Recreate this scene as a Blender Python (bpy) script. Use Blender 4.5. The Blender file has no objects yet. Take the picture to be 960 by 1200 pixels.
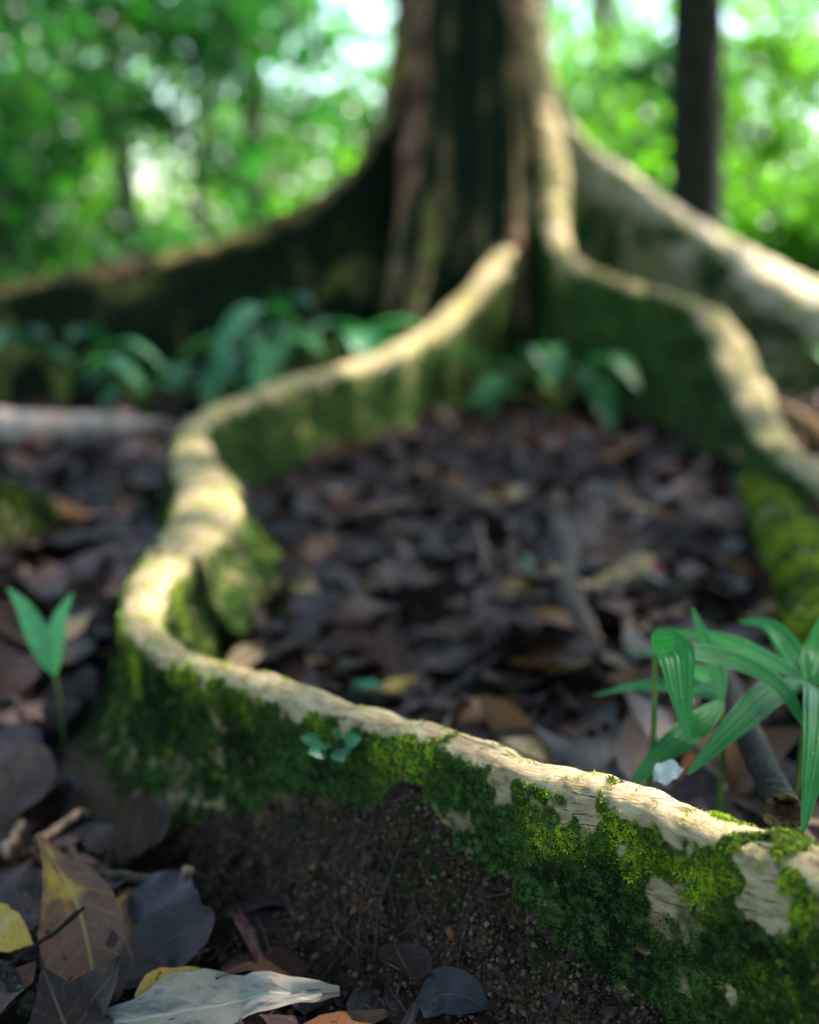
import bpy, math, random
import numpy as np
from mathutils import Vector, Matrix

# ------------------------------------------------------------------ camera, sky, sun, exposure
SC = bpy.context.scene
COL = SC.collection
PITCH = math.radians(13.3)
CAM_H = 0.65
FPX = 1400.0                      # focal length in photo pixels (35 mm on a 24 mm wide frame, 960 px)
cam_d = bpy.data.cameras.new('camera')
cam = bpy.data.objects.new('camera', cam_d); COL.objects.link(cam)
cam.location = (0, 0, CAM_H)
cam.rotation_euler = (math.pi / 2 - PITCH, 0, 0)
cam_d.sensor_fit = 'HORIZONTAL'; cam_d.sensor_width = 24.0; cam_d.lens = 35.0
cam_d.clip_start = 0.02; cam_d.clip_end = 2000
cam_d.dof.use_dof = True
cam_d.dof.focus_distance = 0.925
cam_d.dof.aperture_fstop = 1.75
SC.camera = cam

SUN_EL = math.radians(52); SUN_AZ = math.radians(22)      # azimuth from +X towards +Y
SUN = np.array([math.cos(SUN_EL) * math.cos(SUN_AZ), math.cos(SUN_EL) * math.sin(SUN_AZ), math.sin(SUN_EL)])
W = bpy.data.worlds.new('World'); SC.world = W; W.use_nodes = True
nt = W.node_tree; nt.nodes.clear()
sky = nt.nodes.new('ShaderNodeTexSky'); sky.sky_type = 'NISHITA'; sky.sun_disc = False
sky.sun_elevation = SUN_EL; sky.sun_rotation = math.radians(90) - SUN_AZ
sky.air_density = 1.0; sky.dust_density = 1.5
bg = nt.nodes.new('ShaderNodeBackground'); bg.inputs['Strength'].default_value = 0.15
wo = nt.nodes.new('ShaderNodeOutputWorld')
nt.links.new(sky.outputs[0], bg.inputs['Color']); nt.links.new(bg.outputs[0], wo.inputs['Surface'])
sd = bpy.data.lights.new('sun', 'SUN'); sd.energy = 5.0; sd.angle = math.radians(0.8); sd.color = (1.0, 0.94, 0.84)
so = bpy.data.objects.new('sun', sd); COL.objects.link(so)
so.rotation_euler = Vector(SUN).to_track_quat('Z', 'Y').to_euler()
so.location = (6, 3, 9)
SC.view_settings.view_transform = 'Standard'; SC.view_settings.look = 'None'
SC.view_settings.exposure = 2.3; SC.view_settings.gamma = 1.0
SC.view_settings.use_curve_mapping = False
SC.render.engine = 'CYCLES'
cy = SC.cycles
cy.use_denoising = True
cy.max_bounces = 6; cy.diffuse_bounces = 4; cy.glossy_bounces = 2; cy.transmission_bounces = 4; cy.transparent_max_bounces = 4
cy.sample_clamp_indirect = 6.0; cy.sample_clamp_direct = 0
cy.caustics_reflective = False; cy.caustics_refractive = False

rng = np.random.default_rng(7)
random.seed(7)

# ------------------------------------------------------------------ maths helpers
FW = np.array([0, math.cos(PITCH), -math.sin(PITCH)])
UP = np.array([0, math.sin(PITCH), math.cos(PITCH)])
CAMP = np.array([0, 0, CAM_H])

def P(px, py, d):
    """photo pixel and distance along the view axis -> point in metres"""
    return CAMP + d * (FW + (px - 480) / FPX * np.array([1, 0, 0]) + (600 - py) / FPX * UP)

def PG(px, py, h=0.0):
    """photo pixel -> the point where its ray comes down to h above the ground"""
    d = np.linspace(.55, 7.5, 2200)
    q = CAMP + d[:, None] * (FW + (px - 480) / FPX * np.array([1, 0, 0]) + (600 - py) / FPX * UP)
    below = q[:, 2] < ground_h(q[:, 0], q[:, 1]) + h
    return q[int(np.argmax(below))] if below.any() else q[-1]

def project(p):
    v = np.asarray(p) - CAMP
    d = v @ FW
    d = np.where(np.abs(d) < 1e-6, 1e-6, d)
    return 480 + FPX * v[..., 0] / d, 600 - FPX * (v @ UP) / d, d

def _hash(i, j, k, s):
    h = (i * 374761393 + j * 668265263 + k * 2147483647 + s * 1274126177) & 0xffffffff
    h = ((h ^ (h >> 13)) * 1274126177) & 0xffffffff
    h = ((h ^ (h >> 16)) * 2246822519) & 0xffffffff
    return ((h ^ (h >> 15)) & 0xffffff) / 16777215.0

def vnoise(p, s=0):
    p = np.asarray(p, float)
    i = np.floor(p).astype(np.int64); f = p - i
    f = f * f * f * (f * (f * 6 - 15) + 10)
    r = 0
    for a in (0, 1):
        for b in (0, 1):
            for c in (0, 1):
                w = (f[..., 0] if a else 1 - f[..., 0]) * (f[..., 1] if b else 1 - f[..., 1]) * (f[..., 2] if c else 1 - f[..., 2])
                r = r + w * _hash(i[..., 0] + a, i[..., 1] + b, i[..., 2] + c, s)
    return r * 2 - 1

def fbm(p, scale, octs=4, s=0, gain=0.5):
    p = np.asarray(p, float) * scale
    r = 0; a = 1.0; t = 0
    for o in range(octs):
        r = r + a * vnoise(p + o * 17.3, s + o); t += a
        a *= gain; p = p * 2.03
    return r / t

def sstep(a, b, x):
    t = np.clip((x - a) / (b - a), 0, 1)
    return t * t * (3 - 2 * t)

def catmull(ctrl, n, dense=None):
    """smooth resample of control rows (any columns, first three are xyz) evenly along length"""
    c = np.asarray(ctrl, float)
    c = np.vstack([2 * c[0] - c[1], c, 2 * c[-1] - c[-2]])
    out = []
    for i in range(1, len(c) - 2):
        t = np.linspace(0, 1, 40, endpoint=False)[:, None]
        p0, p1, p2, p3 = c[i - 1], c[i], c[i + 1], c[i + 2]
        out.append(0.5 * (2 * p1 + (p2 - p0) * t + (2 * p0 - 5 * p1 + 4 * p2 - p3) * t ** 2 + (3 * p1 - p0 - 3 * p2 + p3) * t ** 3))
    out.append(c[-2][None])
    o = np.vstack(out)
    L = np.r_[0, np.cumsum(np.linalg.norm(np.diff(o[:, :3], axis=0), axis=1))]
    s = np.linspace(0, L[-1], n)
    if dense: s = np.r_[np.linspace(0, dense[0], dense[1], endpoint=False), np.linspace(dense[0], L[-1], n - dense[1])]
    return np.stack([np.interp(s, L, o[:, k]) for k in range(o.shape[1])], 1), s

# ------------------------------------------------------------------ mesh and object helpers
def mesh(name, V, F, mat, attrs=None, smooth=True):
    V = np.asarray(V, np.float32); F = np.asarray(F, np.int32)
    me = bpy.data.meshes.new(name)
    k = F.shape[1]
    me.vertices.add(len(V)); me.vertices.foreach_set('co', V.ravel())
    me.loops.add(F.size); me.loops.foreach_set('vertex_index', F.ravel())
    me.polygons.add(len(F)); me.polygons.foreach_set('loop_start', np.arange(0, F.size, k, dtype=np.int32))
    if smooth:
        me.polygons.foreach_set('use_smooth', np.ones(len(F), bool))
    for an, av in (attrs or {}).items():
        av = np.asarray(av, np.float32)
        if av.ndim == 1:
            a = me.attributes.new(an, 'FLOAT', 'POINT'); a.data.foreach_set('value', av)
        else:
            a = me.attributes.new(an, 'FLOAT_VECTOR', 'POINT'); a.data.foreach_set('vector', av.ravel())
    me.update(calc_edges=True)
    if mat: me.materials.append(mat)
    return me

def tag(o, label=None, cat=None, group=None, kind=None):
    if label: o['label'] = label
    if cat: o['category'] = cat
    if group: o['group'] = group
    if kind: o['kind'] = kind
    return o

def empty(name, loc):
    o = bpy.data.objects.new(name, None); COL.objects.link(o); o.location = Vector(loc)
    o.empty_display_size = 0.05
    return o

def world_loc(o):
    v = np.array(o.location)
    while o.parent: o = o.parent; v = v + np.array(o.location)
    return v

def obj(name, geo, mat, parent=None, smooth=True, origin=None):
    """geo = (V, F[, attrs]) in world metres"""
    V, F = np.asarray(geo[0], float), geo[1]
    attrs = geo[2] if len(geo) > 2 else None
    if origin is None:
        lo, hi = V.min(0), V.max(0)
        origin = np.array([(lo[0] + hi[0]) / 2, (lo[1] + hi[1]) / 2, lo[2]])
    o = bpy.data.objects.new(name, mesh(name, V - origin, F, mat, attrs, smooth))
    COL.objects.link(o)
    base = origin
    if parent:
        o.parent = parent; base = origin - world_loc(parent)
    o.location = Vector(base)
    return o

def grid_faces(n, m, closed=False):
    i = np.arange(n - 1)[:, None]; j = np.arange(m if closed else m - 1)[None]
    a = i * m + j; b = i * m + (j + 1) % m; c = (i + 1) * m + (j + 1) % m; d = (i + 1) * m + j
    return np.stack([a, b, c, d], -1).reshape(-1, 4)

def join(parts):
    Vs, Fs, A = [], [], {}
    off = 0
    for g in parts:
        V, F = g[0], np.asarray(g[1]); Vs.append(V); Fs.append(F + off); off += len(V)
        for k, v in (g[2] if len(g) > 2 else {}).items(): A.setdefault(k, []).append(v)
    return np.vstack(Vs), np.vstack(Fs), {k: np.concatenate(v) for k, v in A.items()}

def tube(pts, rad, m=8, rough=0.0, seed=0, cap=True):
    """tapered tube along pts (n,3) with radii (n,)"""
    pts = np.asarray(pts, float); n = len(pts); rad = np.broadcast_to(np.asarray(rad, float), (n,)).copy()
    T = np.gradient(pts, axis=0); T /= np.linalg.norm(T, axis=1)[:, None] + 1e-12
    ref = np.array([0.3, 0.2, 1.0]) if abs(T[0][2]) < 0.9 else np.array([1.0, 0.1, 0])
    A = np.cross(T, ref); A /= np.linalg.norm(A, axis=1)[:, None]
    B = np.cross(T, A)
    if cap:
        pts = np.vstack([pts[:1], pts, pts[-1:]]); A = np.vstack([A[:1], A, A[-1:]]); B = np.vstack([B[:1], B, B[-1:]])
        rad = np.r_[rad[0] * .02, rad, rad[-1] * .02]; n += 2
    th = np.linspace(0, 2 * np.pi, m, endpoint=False)
    V = pts[:, None] + rad[:, None, None] * (np.cos(th)[None, :, None] * A[:, None] + np.sin(th)[None, :, None] * B[:, None])
    if rough:
        f = 1 + rough * fbm(V.reshape(-1, 3), 0.5 / max(rad.mean(), 1e-3), 3, seed).reshape(n, m)
        V = pts[:, None] + (V - pts[:, None]) * f[..., None]
    L = np.r_[0, np.cumsum(np.linalg.norm(np.diff(pts, axis=0), axis=1))]
    luv = np.stack([np.broadcast_to(np.linspace(-1, 1, m)[None], (n, m)), np.broadcast_to(L[:, None], (n, m)), np.full((n, m), (seed * .377) % 1)], -1)
    return V.reshape(-1, 3), grid_faces(n, m, True), {'luv': luv.reshape(-1, 3)}

def leaf_geo(L=1.0, Wd=0.35, ns=8, nc=2, bend=0.4, fold=0.25, wave=0.03, tip=1.0, pet=0.0, twist=0.0, seed=0, holes=0):
    """leaf blade along +Y, upper side +Z; luv = (across, along, random)"""
    t = np.linspace(0, 1, ns + 1)
    w = Wd / 2 * np.clip(np.sin(np.pi * t ** 0.85), 0, 1) ** 0.75 * (1 - 0.35 * tip * sstep(.6, 1, t))
    w = np.maximum(w, Wd * 0.012)
    ang = -bend * (t - 0.15) * 2
    dy = np.cos(ang); dz = np.sin(ang)
    y = np.r_[0, np.cumsum((dy[1:] + dy[:-1]) / 2)] * L / ns; z = np.r_[0, np.cumsum((dz[1:] + dz[:-1]) / 2)] * L / ns
    s = np.linspace(-1, 1, nc + 1)
    S, Tt = np.meshgrid(s, t)
    wv = wave * L * np.sin(Tt * 9 + seed * 2.1 + S * 1.4) * np.abs(S)
    X = S * w[:, None] * math.cos(fold); Zz = np.abs(S) * w[:, None] * math.sin(fold) + wv
    tw = twist * (Tt - .5)
    X, Zz = X * np.cos(tw) - Zz * np.sin(tw), X * np.sin(tw) + Zz * np.cos(tw)
    V = np.stack([X, y[:, None] - dz[:, None] * Zz, z[:, None] + dy[:, None] * Zz], -1).reshape(-1, 3)
    luv = np.stack([S, Tt, np.full_like(S, (seed * .618) % 1)], -1).reshape(-1, 3)
    return V, grid_faces(ns + 1, nc + 1), {'luv': luv}

def ribbon(ctrl, width, face, n=18, nc=6, pleat=0.0, fold=0.15, shape='palm', seed=0.3):
    """blade whose midrib follows ctrl; face = direction its upper side looks to"""
    p, s = catmull(ctrl, n); t = s / s[-1]
    if shape == 'palm': w = np.clip(np.minimum((t + .04) / .3, 1) ** .7 * np.clip((1.02 - t) / .55, 0, 1) ** .72, .02, 1)
    elif shape == 'drop': w = np.clip(np.minimum((t + .01) / .10, 1) ** .6 * np.clip((1.02 - t) / .75, 0, 1) ** .8, .02, 1)
    elif shape == 'lance': w = np.clip(np.sin(np.pi * np.clip(t, 0.005, .995) ** .85) ** 1.15, .02, 1)
    elif shape == 'acum': w = np.clip(sstep(-.10, .58, t) ** 1.15 * np.clip((1.02 - t) / .22, 0, 1) ** .55, .03, 1)
    else: w = np.clip(np.sin(np.pi * np.clip(t, 0.01, .99) ** .8) ** .8, .03, 1)
    T = np.gradient(p, axis=0); T /= np.linalg.norm(T, axis=1)[:, None]
    face = np.asarray(face, float); face = np.broadcast_to(face, p.shape)
    A = np.cross(T, face); A /= np.linalg.norm(A, axis=1)[:, None] + 1e-9
    N = np.cross(A, T)
    S = np.linspace(-1, 1, nc + 1)
    hw = width / 2 * w
    off = np.abs(S)[None] * math.sin(fold) * hw[:, None] + pleat * np.cos(S * np.pi * 3)[None] * w[:, None]
    V = p[:, None] + A[:, None] * (S[None, :, None] * hw[:, None, None] * math.cos(fold)) + N[:, None] * off[..., None]
    luv = np.stack([np.broadcast_to(S, (n, nc + 1)), np.broadcast_to(t[:, None], (n, nc + 1)), np.full((n, nc + 1), seed)], -1)
    return V.reshape(-1, 3), grid_faces(n, nc + 1), {'luv': luv.reshape(-1, 3)}

def scatter(proto, pos, R, sc, rnd, extra=None):
    """numpy copies of proto at pos with rotations R (n,3,3) and scales"""
    V, F = proto[0], np.asarray(proto[1]); n = len(pos)
    sc = np.asarray(sc, float); sc = sc[:, None, None]
    VV = np.einsum('nij,vj->nvi', R, V) * sc + pos[:, None]
    FF = (F[None] + (np.arange(n) * len(V))[:, None, None]).reshape(-1, F.shape[1])
    luv = np.broadcast_to(proto[2]['luv'][None], (n, len(V), 3)).copy(); luv[..., 2] = rnd[:, None]
    at = {'luv': luv.reshape(-1, 3)}
    for k, v in (extra or {}).items(): at[k] = np.repeat(v, len(V))
    return VV.reshape(-1, 3), FF, at

def rots(n, normal=None, tilt=0.3, g=None):
    """random rotations whose +Z leans round the given normals"""
    g = g or rng
    if normal is None: normal = np.tile([0, 0, 1.0], (n, 1))
    z = normal + tilt * g.normal(size=(n, 3)); z /= np.linalg.norm(z, axis=1)[:, None]
    a = g.normal(size=(n, 3)); y = a - (a * z).sum(1)[:, None] * z; y /= np.linalg.norm(y, axis=1)[:, None]
    return np.stack([np.cross(y, z), y, z], -1)

# ------------------------------------------------------------------ materials
class NB:
    def __init__(s, name):
        s.m = bpy.data.materials.new(name); s.m.use_nodes = True
        s.t = s.m.node_tree; s.t.nodes.clear()
        s.out = s.n('ShaderNodeOutputMaterial')
    def n(s, typ, **kw):
        x = s.t.nodes.new(typ)
        for k, v in kw.items(): setattr(x, k, v)
        return x
    def l(s, a, b): s.t.links.new(a, b)
    def attr(s, name, vec=True):
        a = s.n('ShaderNodeAttribute', attribute_name=name)
        return a.outputs['Vector'] if vec else a.outputs['Fac']
    def geo(s): return s.n('ShaderNodeNewGeometry').outputs['Position']
    def noise(s, vec, scale, detail=4, rough=.55, dist=0.0):
        x = s.n('ShaderNodeTexNoise'); x.inputs['Scale'].default_value = scale; x.inputs['Detail'].default_value = detail
        x.inputs['Roughness'].default_value = rough; x.inputs['Distortion'].default_value = dist
        if vec is not None: s.l(vec, x.inputs['Vector'])
        return x.outputs['Fac']
    def voro(s, vec, scale, feature='F1'):
        x = s.n('ShaderNodeTexVoronoi', feature=feature); x.inputs['Scale'].default_value = scale; s.l(vec, x.inputs['Vector'])
        return x.outputs['Distance']
    def vscale(s, vec, xyz):
        x = s.n('ShaderNodeVectorMath', operation='MULTIPLY'); s.l(vec, x.inputs[0]); x.inputs[1].default_value = xyz
        return x.outputs[0]
    def ramp(s, fac, stops):
        x = s.n('ShaderNodeValToRGB'); e = x.color_ramp.elements
        while len(e) < len(stops): e.new(0.5)
        for q, (p, c) in zip(e, stops): q.position = p; q.color = (*c, 1) if len(c) == 3 else c
        s.l(fac, x.inputs[0]); return x.outputs[0]
    def fr(s, fac, a, b, c=0.0, d=1.0):
        x = s.n('ShaderNodeMapRange', interpolation_type='SMOOTHSTEP'); s.l(fac, x.inputs[0])
        for i, v in enumerate((a, b, c, d)): x.inputs[i + 1].default_value = v
        return x.outputs[0]
    def math(s, op, a, b=None, c=None):
        x = s.n('ShaderNodeMath', operation=op)
        for i, v in enumerate((a, b, c)):
            if v is None: continue
            if isinstance(v, (int, float)): x.inputs[i].default_value = v
            else: s.l(v, x.inputs[i])
        return x.outputs[0]
    def mix(s, fac, a, b, blend='MIX'):
        x = s.n('ShaderNodeMix', data_type='RGBA', blend_type=blend)
        for sock, v in ((x.inputs[0], fac), (x.inputs[6], a), (x.inputs[7], b)):
            if isinstance(v, (int, float)): sock.default_value = v
            elif isinstance(v, tuple): sock.default_value = (*v, 1)
            else: s.l(v, sock)
        return x.outputs[2]
    def sep(s, vec):
        x = s.n('ShaderNodeSeparateXYZ'); s.l(vec, x.inputs[0]); return x.outputs
    def bump(s, h, strength, dist, prev=None):
        x = s.n('ShaderNodeBump'); x.inputs['Strength'].default_value = strength; x.inputs['Distance'].default_value = dist
        s.l(h, x.inputs['Height'])
        if prev is not None: s.l(prev, x.inputs['Normal'])
        return x.outputs[0]
    def bsdf(s, col, rough, normal=None, spec=0.5, sub=None):
        x = s.n('ShaderNodeBsdfPrincipled')
        for k, v in (('Base Color', col), ('Roughness', rough), ('Specular IOR Level', spec)):
            if isinstance(v, (int, float)): x.inputs[k].default_value = v
            elif isinstance(v, tuple): x.inputs[k].default_value = (*v, 1)
            else: s.l(v, x.inputs[k])
        if normal is not None: s.l(normal, x.inputs['Normal'])
        return x.outputs[0]
    def done(s, sh): s.l(sh, s.out.inputs['Surface']); return s.m

def mat_root(name, pale=(0.42, 0.325, 0.20), tan=(0.28, 0.19, 0.11), dark=(0.13, 0.085, 0.05), mossc=(0.020, 0.044, 0.008), FS=1.0, wallc=(.060, .037, .022), st=(.28, .42, .56, .75)):
    b = NB(name); pos = b.geo(); ruv = b.attr('ruv')
    moss = b.attr('moss', False); soil = b.attr('soil', False)
    n1 = b.noise(b.vscale(ruv, (26 * FS, 85 * FS, 9)), 1.0, 6, .62)
    n2 = b.noise(pos, 75 * FS, 5, .6)
    n4 = b.noise(b.vscale(ruv, (70 * FS, 520 * FS, 9)), 1.0, 4, .6)
    crack = b.noise(b.vscale(ruv, (17 * FS, 170 * FS, 16)), 1.0, 5, .6, .8)
    ck = b.fr(crack, .335, .385)
    bark = b.ramp(n1, [(st[0], dark), (st[1], tan), (st[2], pale), (st[3], tuple(min(1, c * 1.12) for c in pale))])
    bark = b.mix(b.fr(n2, .52, .72), bark, (0.42, 0.27, 0.17))
    bark = b.mix(b.fr(n4, .4, .75, 0, .35), bark, tan)
    bark = b.mix(b.math('MULTIPLY', b.attr('wall', False), b.fr(n2, .35, .62, .95, .55)), bark, wallc)  # bark turns darker brown below the crest
    bark = b.mix(b.math('MULTIPLY', b.math('SUBTRACT', 1.0, ck), .85), bark, (.055, .032, .02))
    mnoise = b.noise(pos, 160, 3)
    mcol = b.mix(b.fr(mnoise, .35, .7), mossc, tuple(c * 2.6 for c in mossc))
    edge = b.math('ADD', moss, b.math('MULTIPLY', b.math('SUBTRACT', b.noise(pos, 120, 5, .65), .5), .9))
    mk = b.fr(edge, .38, .58)
    alg = b.math('MULTIPLY', b.fr(b.noise(pos, 13, 5, .6), .40, .62), b.fr(n2, .3, .6, .25, .9))
    alg = b.math('MULTIPLY', alg, b.attr('algae', False))
    bark = b.mix(alg, bark, (.155, .165, .03))
    col = b.mix(mk, bark, mcol)
    film = b.math('MULTIPLY', b.fr(b.math('ADD', moss, b.math('MULTIPLY', b.math('SUBTRACT', n2, .5), .5)), .12, .5), .5)
    col = b.mix(b.math('MULTIPLY', film, b.math('SUBTRACT', 1.0, mk)), col, (.085, .10, .022))
    gr = b.noise(pos, 330, 4, .7)
    scol = b.ramp(gr, [(.3, (.030, .018, .012)), (.5, (.085, .052, .034)), (.68, (.16, .105, .07))])
    sk = b.fr(b.math('ADD', soil, b.math('MULTIPLY', b.math('SUBTRACT', b.noise(pos, 60, 5, .65), .5), .8)), .4, .6)
    col = b.mix(sk, col, scol)
    h = b.math('ADD', b.math('MULTIPLY', n1, .7), b.math('ADD', b.math('MULTIPLY', ck, .8), b.math('ADD', b.math('MULTIPLY', n2, .5), b.math('MULTIPLY', n4, .25))))
    h = b.math('ADD', h, b.math('MULTIPLY', b.math('MULTIPLY', gr, 1.6), b.math('MAXIMUM', sk, b.math('MULTIPLY', mk, .8))))
    return b.done(b.bsdf(col, .88, b.bump(h, .9, .0035), .07))

def mat_moss():
    b = NB('moss'); luv = b.sep(b.attr('luv')); mb = b.attr('mb', False)
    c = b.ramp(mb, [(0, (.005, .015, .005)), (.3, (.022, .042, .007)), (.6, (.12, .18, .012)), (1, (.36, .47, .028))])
    v = b.math('ADD', .65, b.math('MULTIPLY', luv[2], .7))
    c = b.mix(1.0, c, b.n('ShaderNodeCombineColor').outputs[0], 'MIX') if False else c
    hs = b.n('ShaderNodeHueSaturation'); b.l(c, hs.inputs['Color']); b.l(v, hs.inputs['Value'])
    p = b.bsdf(hs.outputs[0], .6, None, .12)
    t = b.n('ShaderNodeBsdfTranslucent'); b.l(hs.outputs[0], t.inputs['Color'])
    m = b.n('ShaderNodeMixShader'); m.inputs[0].default_value = .35; b.l(p, m.inputs[1]); b.l(t.outputs[0], m.inputs[2])
    return b.done(m.outputs[0])

def mat_leaf(name, cols, trans, tfac=.4, rough=.38, spec=.5, vein=(.3, .45, .15), veink=.35, pleats=0, specks=0.0):
    """living leaf; cols = three stops chosen by each leaf's random number"""
    b = NB(name); luvv = b.attr('luv'); u, v, r = b.sep(luvv)
    oi = b.n('ShaderNodeObjectInfo').outputs['Random']
    rr = b.math('FRACT', b.math('ADD', r, oi))
    c = b.ramp(rr, [(0, cols[0]), (.5, cols[1]), (1, cols[2])])
    pos = b.geo()
    c = b.mix(b.fr(b.noise(pos, 45, 3), .45, .7, 0, .5), c, tuple(x * .55 for x in cols[0]))
    mid = b.fr(b.math('ABSOLUTE', u), .03, .09, 1, 0)
    if pleats:
        w = b.math('COSINE', b.math('MULTIPLY', u, math.pi * pleats))
        line = b.fr(w, .75, 1.0)
    else:
        w = b.math('SINE', b.math('MULTIPLY', b.math('SUBTRACT', v, b.math('MULTIPLY', b.math('ABSOLUTE', u), .14)), 75.0))
        line = b.fr(w, .8, 1.0)
    ln = b.math('MAXIMUM', mid, b.math('MULTIPLY', line, .5))
    c2 = b.mix(b.math('MULTIPLY', ln, veink), c, vein)
    if specks:
        sp = b.fr(b.noise(pos, 240, 2), .72, .76)
        c2 = b.mix(b.math('MULTIPLY', sp, specks), c2, (.5, .5, .45))
    nrm = b.bump(b.math('ADD', ln, b.math('MULTIPLY', w, .6)), .35, .0012)
    p = b.bsdf(c2, rough, nrm, spec)
    t = b.n('ShaderNodeBsdfTranslucent')
    tc = b.mix(b.fr(rr, 0, 1), tuple(x * .7 for x in trans), trans); b.l(tc, t.inputs['Color'])
    m = b.n('ShaderNodeMixShader'); m.inputs[0].default_value = tfac; b.l(p, m.inputs[1]); b.l(t.outputs[0], m.inputs[2])
    return b.done(m.outputs[0])

def mat_dead(name, stops, rough=.5, patch=(.30, .20, .05), pk=.5, spec=.5, vein=(.16, .10, .05), holes=.5, seed=0.0):
    b = NB(name); luvv = b.attr('luv'); u, v, r = b.sep(luvv)
    oi = b.n('ShaderNodeObjectInfo').outputs['Random']
    rr = b.math('FRACT', b.math('ADD', r, oi))
    c = b.ramp(rr, stops)
    vec = b.n('ShaderNodeCombineXYZ'); b.l(u, vec.inputs[0]); b.l(b.math('MULTIPLY', v, 3.0), vec.inputs[1]); b.l(b.math('MULTIPLY', b.math('ADD', rr, seed), 37.0), vec.inputs[2])
    q = vec.outputs[0]
    n1 = b.noise(q, 1.1, 5, .6); n2 = b.noise(q, 4.5, 4, .65)
    c = b.mix(b.math('MULTIPLY', b.fr(n1, .5, .66), pk), c, patch)
    c = b.mix(b.fr(n2, .52, .75, 0, .65), c, (.028, .018, .015))
    mid = b.fr(b.math('ABSOLUTE', u), .02, .07, 1, 0)
    w = b.math('SINE', b.math('MULTIPLY', b.math('SUBTRACT', v, b.math('MULTIPLY', b.math('ABSOLUTE', u), .16)), 62.0))
    line = b.math('MULTIPLY', b.fr(w, .7, 1.0), b.fr(n2, .35, .7, 0, .4))
    ln = b.math('MAXIMUM', b.math('MULTIPLY', mid, .9), line)
    c = b.mix(b.math('MULTIPLY', ln, .5), c, vein)
    spot = b.fr(b.noise(q, 3.3, 1, .3), .70, .73)
    c = b.mix(b.math('MULTIPLY', spot, holes), c, (.008, .006, .005))
    h = b.math('ADD', b.math('MULTIPLY', ln, .8), b.math('ADD', b.math('MULTIPLY', n2, .8), b.math('MULTIPLY', n1, 1.2)))
    p = b.bsdf(c, b.fr(n2, .3, .7, rough - .14, rough + .14), b.bump(h, .5, .002), spec)
    t = b.n('ShaderNodeBsdfTranslucent'); b.l(c, t.inputs['Color'])
    m = b.n('ShaderNodeMixShader'); m.inputs[0].default_value = .12; b.l(p, m.inputs[1]); b.l(t.outputs[0], m.inputs[2])
    return b.done(m.outputs[0])

def mat_wood(name, a, c2, rough=.7, scale=60, lich=0.0, lc=(.45, .45, .42)):
    b = NB(name); pos = b.geo(); luv = b.attr('luv')
    n1 = b.noise(b.vscale(luv, (3, 8, 5)), 2.0, 5); n2 = b.noise(pos, scale, 5, .65)
    c = b.mix(b.fr(n2, .35, .65), a, c2)
    if lich: c = b.mix(b.math('MULTIPLY', b.fr(b.noise(pos, scale * .55, 4), .56, .64), lich), c, lc)
    return b.done(b.bsdf(c, rough, b.bump(b.math('ADD', n1, n2), .9, .004), .14))

def mat_soil():
    b = NB('soil'); pos = b.geo()
    n1 = b.noise(pos, 7, 5); n2 = b.noise(pos, 300, 5, .7); n3 = b.noise(pos, 55, 4, .6)
    c = b.ramp(n2, [(.3, (.005, .0035, .003)), (.5, (.014, .009, .0075)), (.7, (.034, .022, .017))])
    c2 = b.ramp(b.noise(pos, 210, 6, .75), [(.36, (.006, .004, .003)), (.48, (.060, .031, .022)), (.64, (.20, .115, .082))])
    c = b.mix(b.fr(n1, .4, .65, 0, .6), c, (.008, .0055, .005))
    c = b.mix(b.attr('bank', False), c, c2)
    c = b.mix(b.math('MULTIPLY', b.attr('green', False), b.fr(n3, .42, .6)), c, (.018, .034, .010))
    c = b.mix(b.fr(n3, .36, .5, .75, 0), c, (.004, .003, .0025))
    h = b.math('ADD', n2, b.math('MULTIPLY', n3, 2.5))
    return b.done(b.bsdf(c, .8, b.bump(h, 1.0, .012), .06))

def mat_crumb():
    b = NB('soil_crumb'); r = b.sep(b.attr('luv'))[2]
    c = b.ramp(r, [(0, (.020, .012, .009)), (.5, (.075, .046, .031)), (.9, (.10, .062, .042)), (1, (.13, .088, .062))])
    return b.done(b.bsdf(c, .8, None, .1))

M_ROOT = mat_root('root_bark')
M_ROOT2 = mat_root('trunk_bark', pale=(.34, .165, .105), tan=(.13, .058, .034), dark=(.020, .012, .009), mossc=(.0045, .0095, .0045), FS=.35, wallc=(.05, .035, .02), st=(.42, .54, .66, .85))  # moss tone near black, doubling as painted shade in the trunk hollows
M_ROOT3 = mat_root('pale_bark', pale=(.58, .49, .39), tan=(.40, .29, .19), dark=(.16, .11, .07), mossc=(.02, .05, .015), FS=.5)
M_MOSS = mat_moss()
M_SOIL = mat_soil(); M_CRUMB = mat_crumb()
M_PALM = mat_leaf('palm_leaf', [(.018, .13, .036), (.024, .16, .040), (.034, .18, .036)], (.05, .44, .06), .34, .36, .20, (.12, .32, .10), .45, pleats=6, specks=.8)
M_SEED = mat_leaf('seedling_leaf', [(.06, .28, .11), (.07, .31, .12), (.07, .31, .12)], (.14, .52, .16), .35, .42)
M_HERB = mat_leaf('herb_leaf', [(.012, .085, .040), (.018, .11, .040), (.030, .13, .03)], (.05, .30, .06), .3, .35, .22)
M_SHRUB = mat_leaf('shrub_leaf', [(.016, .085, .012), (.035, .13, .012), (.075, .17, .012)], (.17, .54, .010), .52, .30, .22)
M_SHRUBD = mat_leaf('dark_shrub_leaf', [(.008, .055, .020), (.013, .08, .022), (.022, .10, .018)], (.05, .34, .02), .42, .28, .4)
M_CANOPY = mat_leaf('canopy_leaf', [(.03, .09, .015), (.045, .12, .018), (.06, .14, .02)], (.17, .27, .07), .35, .4)
M_STEM = mat_wood('green_stem', (.10, .17, .04), (.17, .20, .05), .5)
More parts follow.
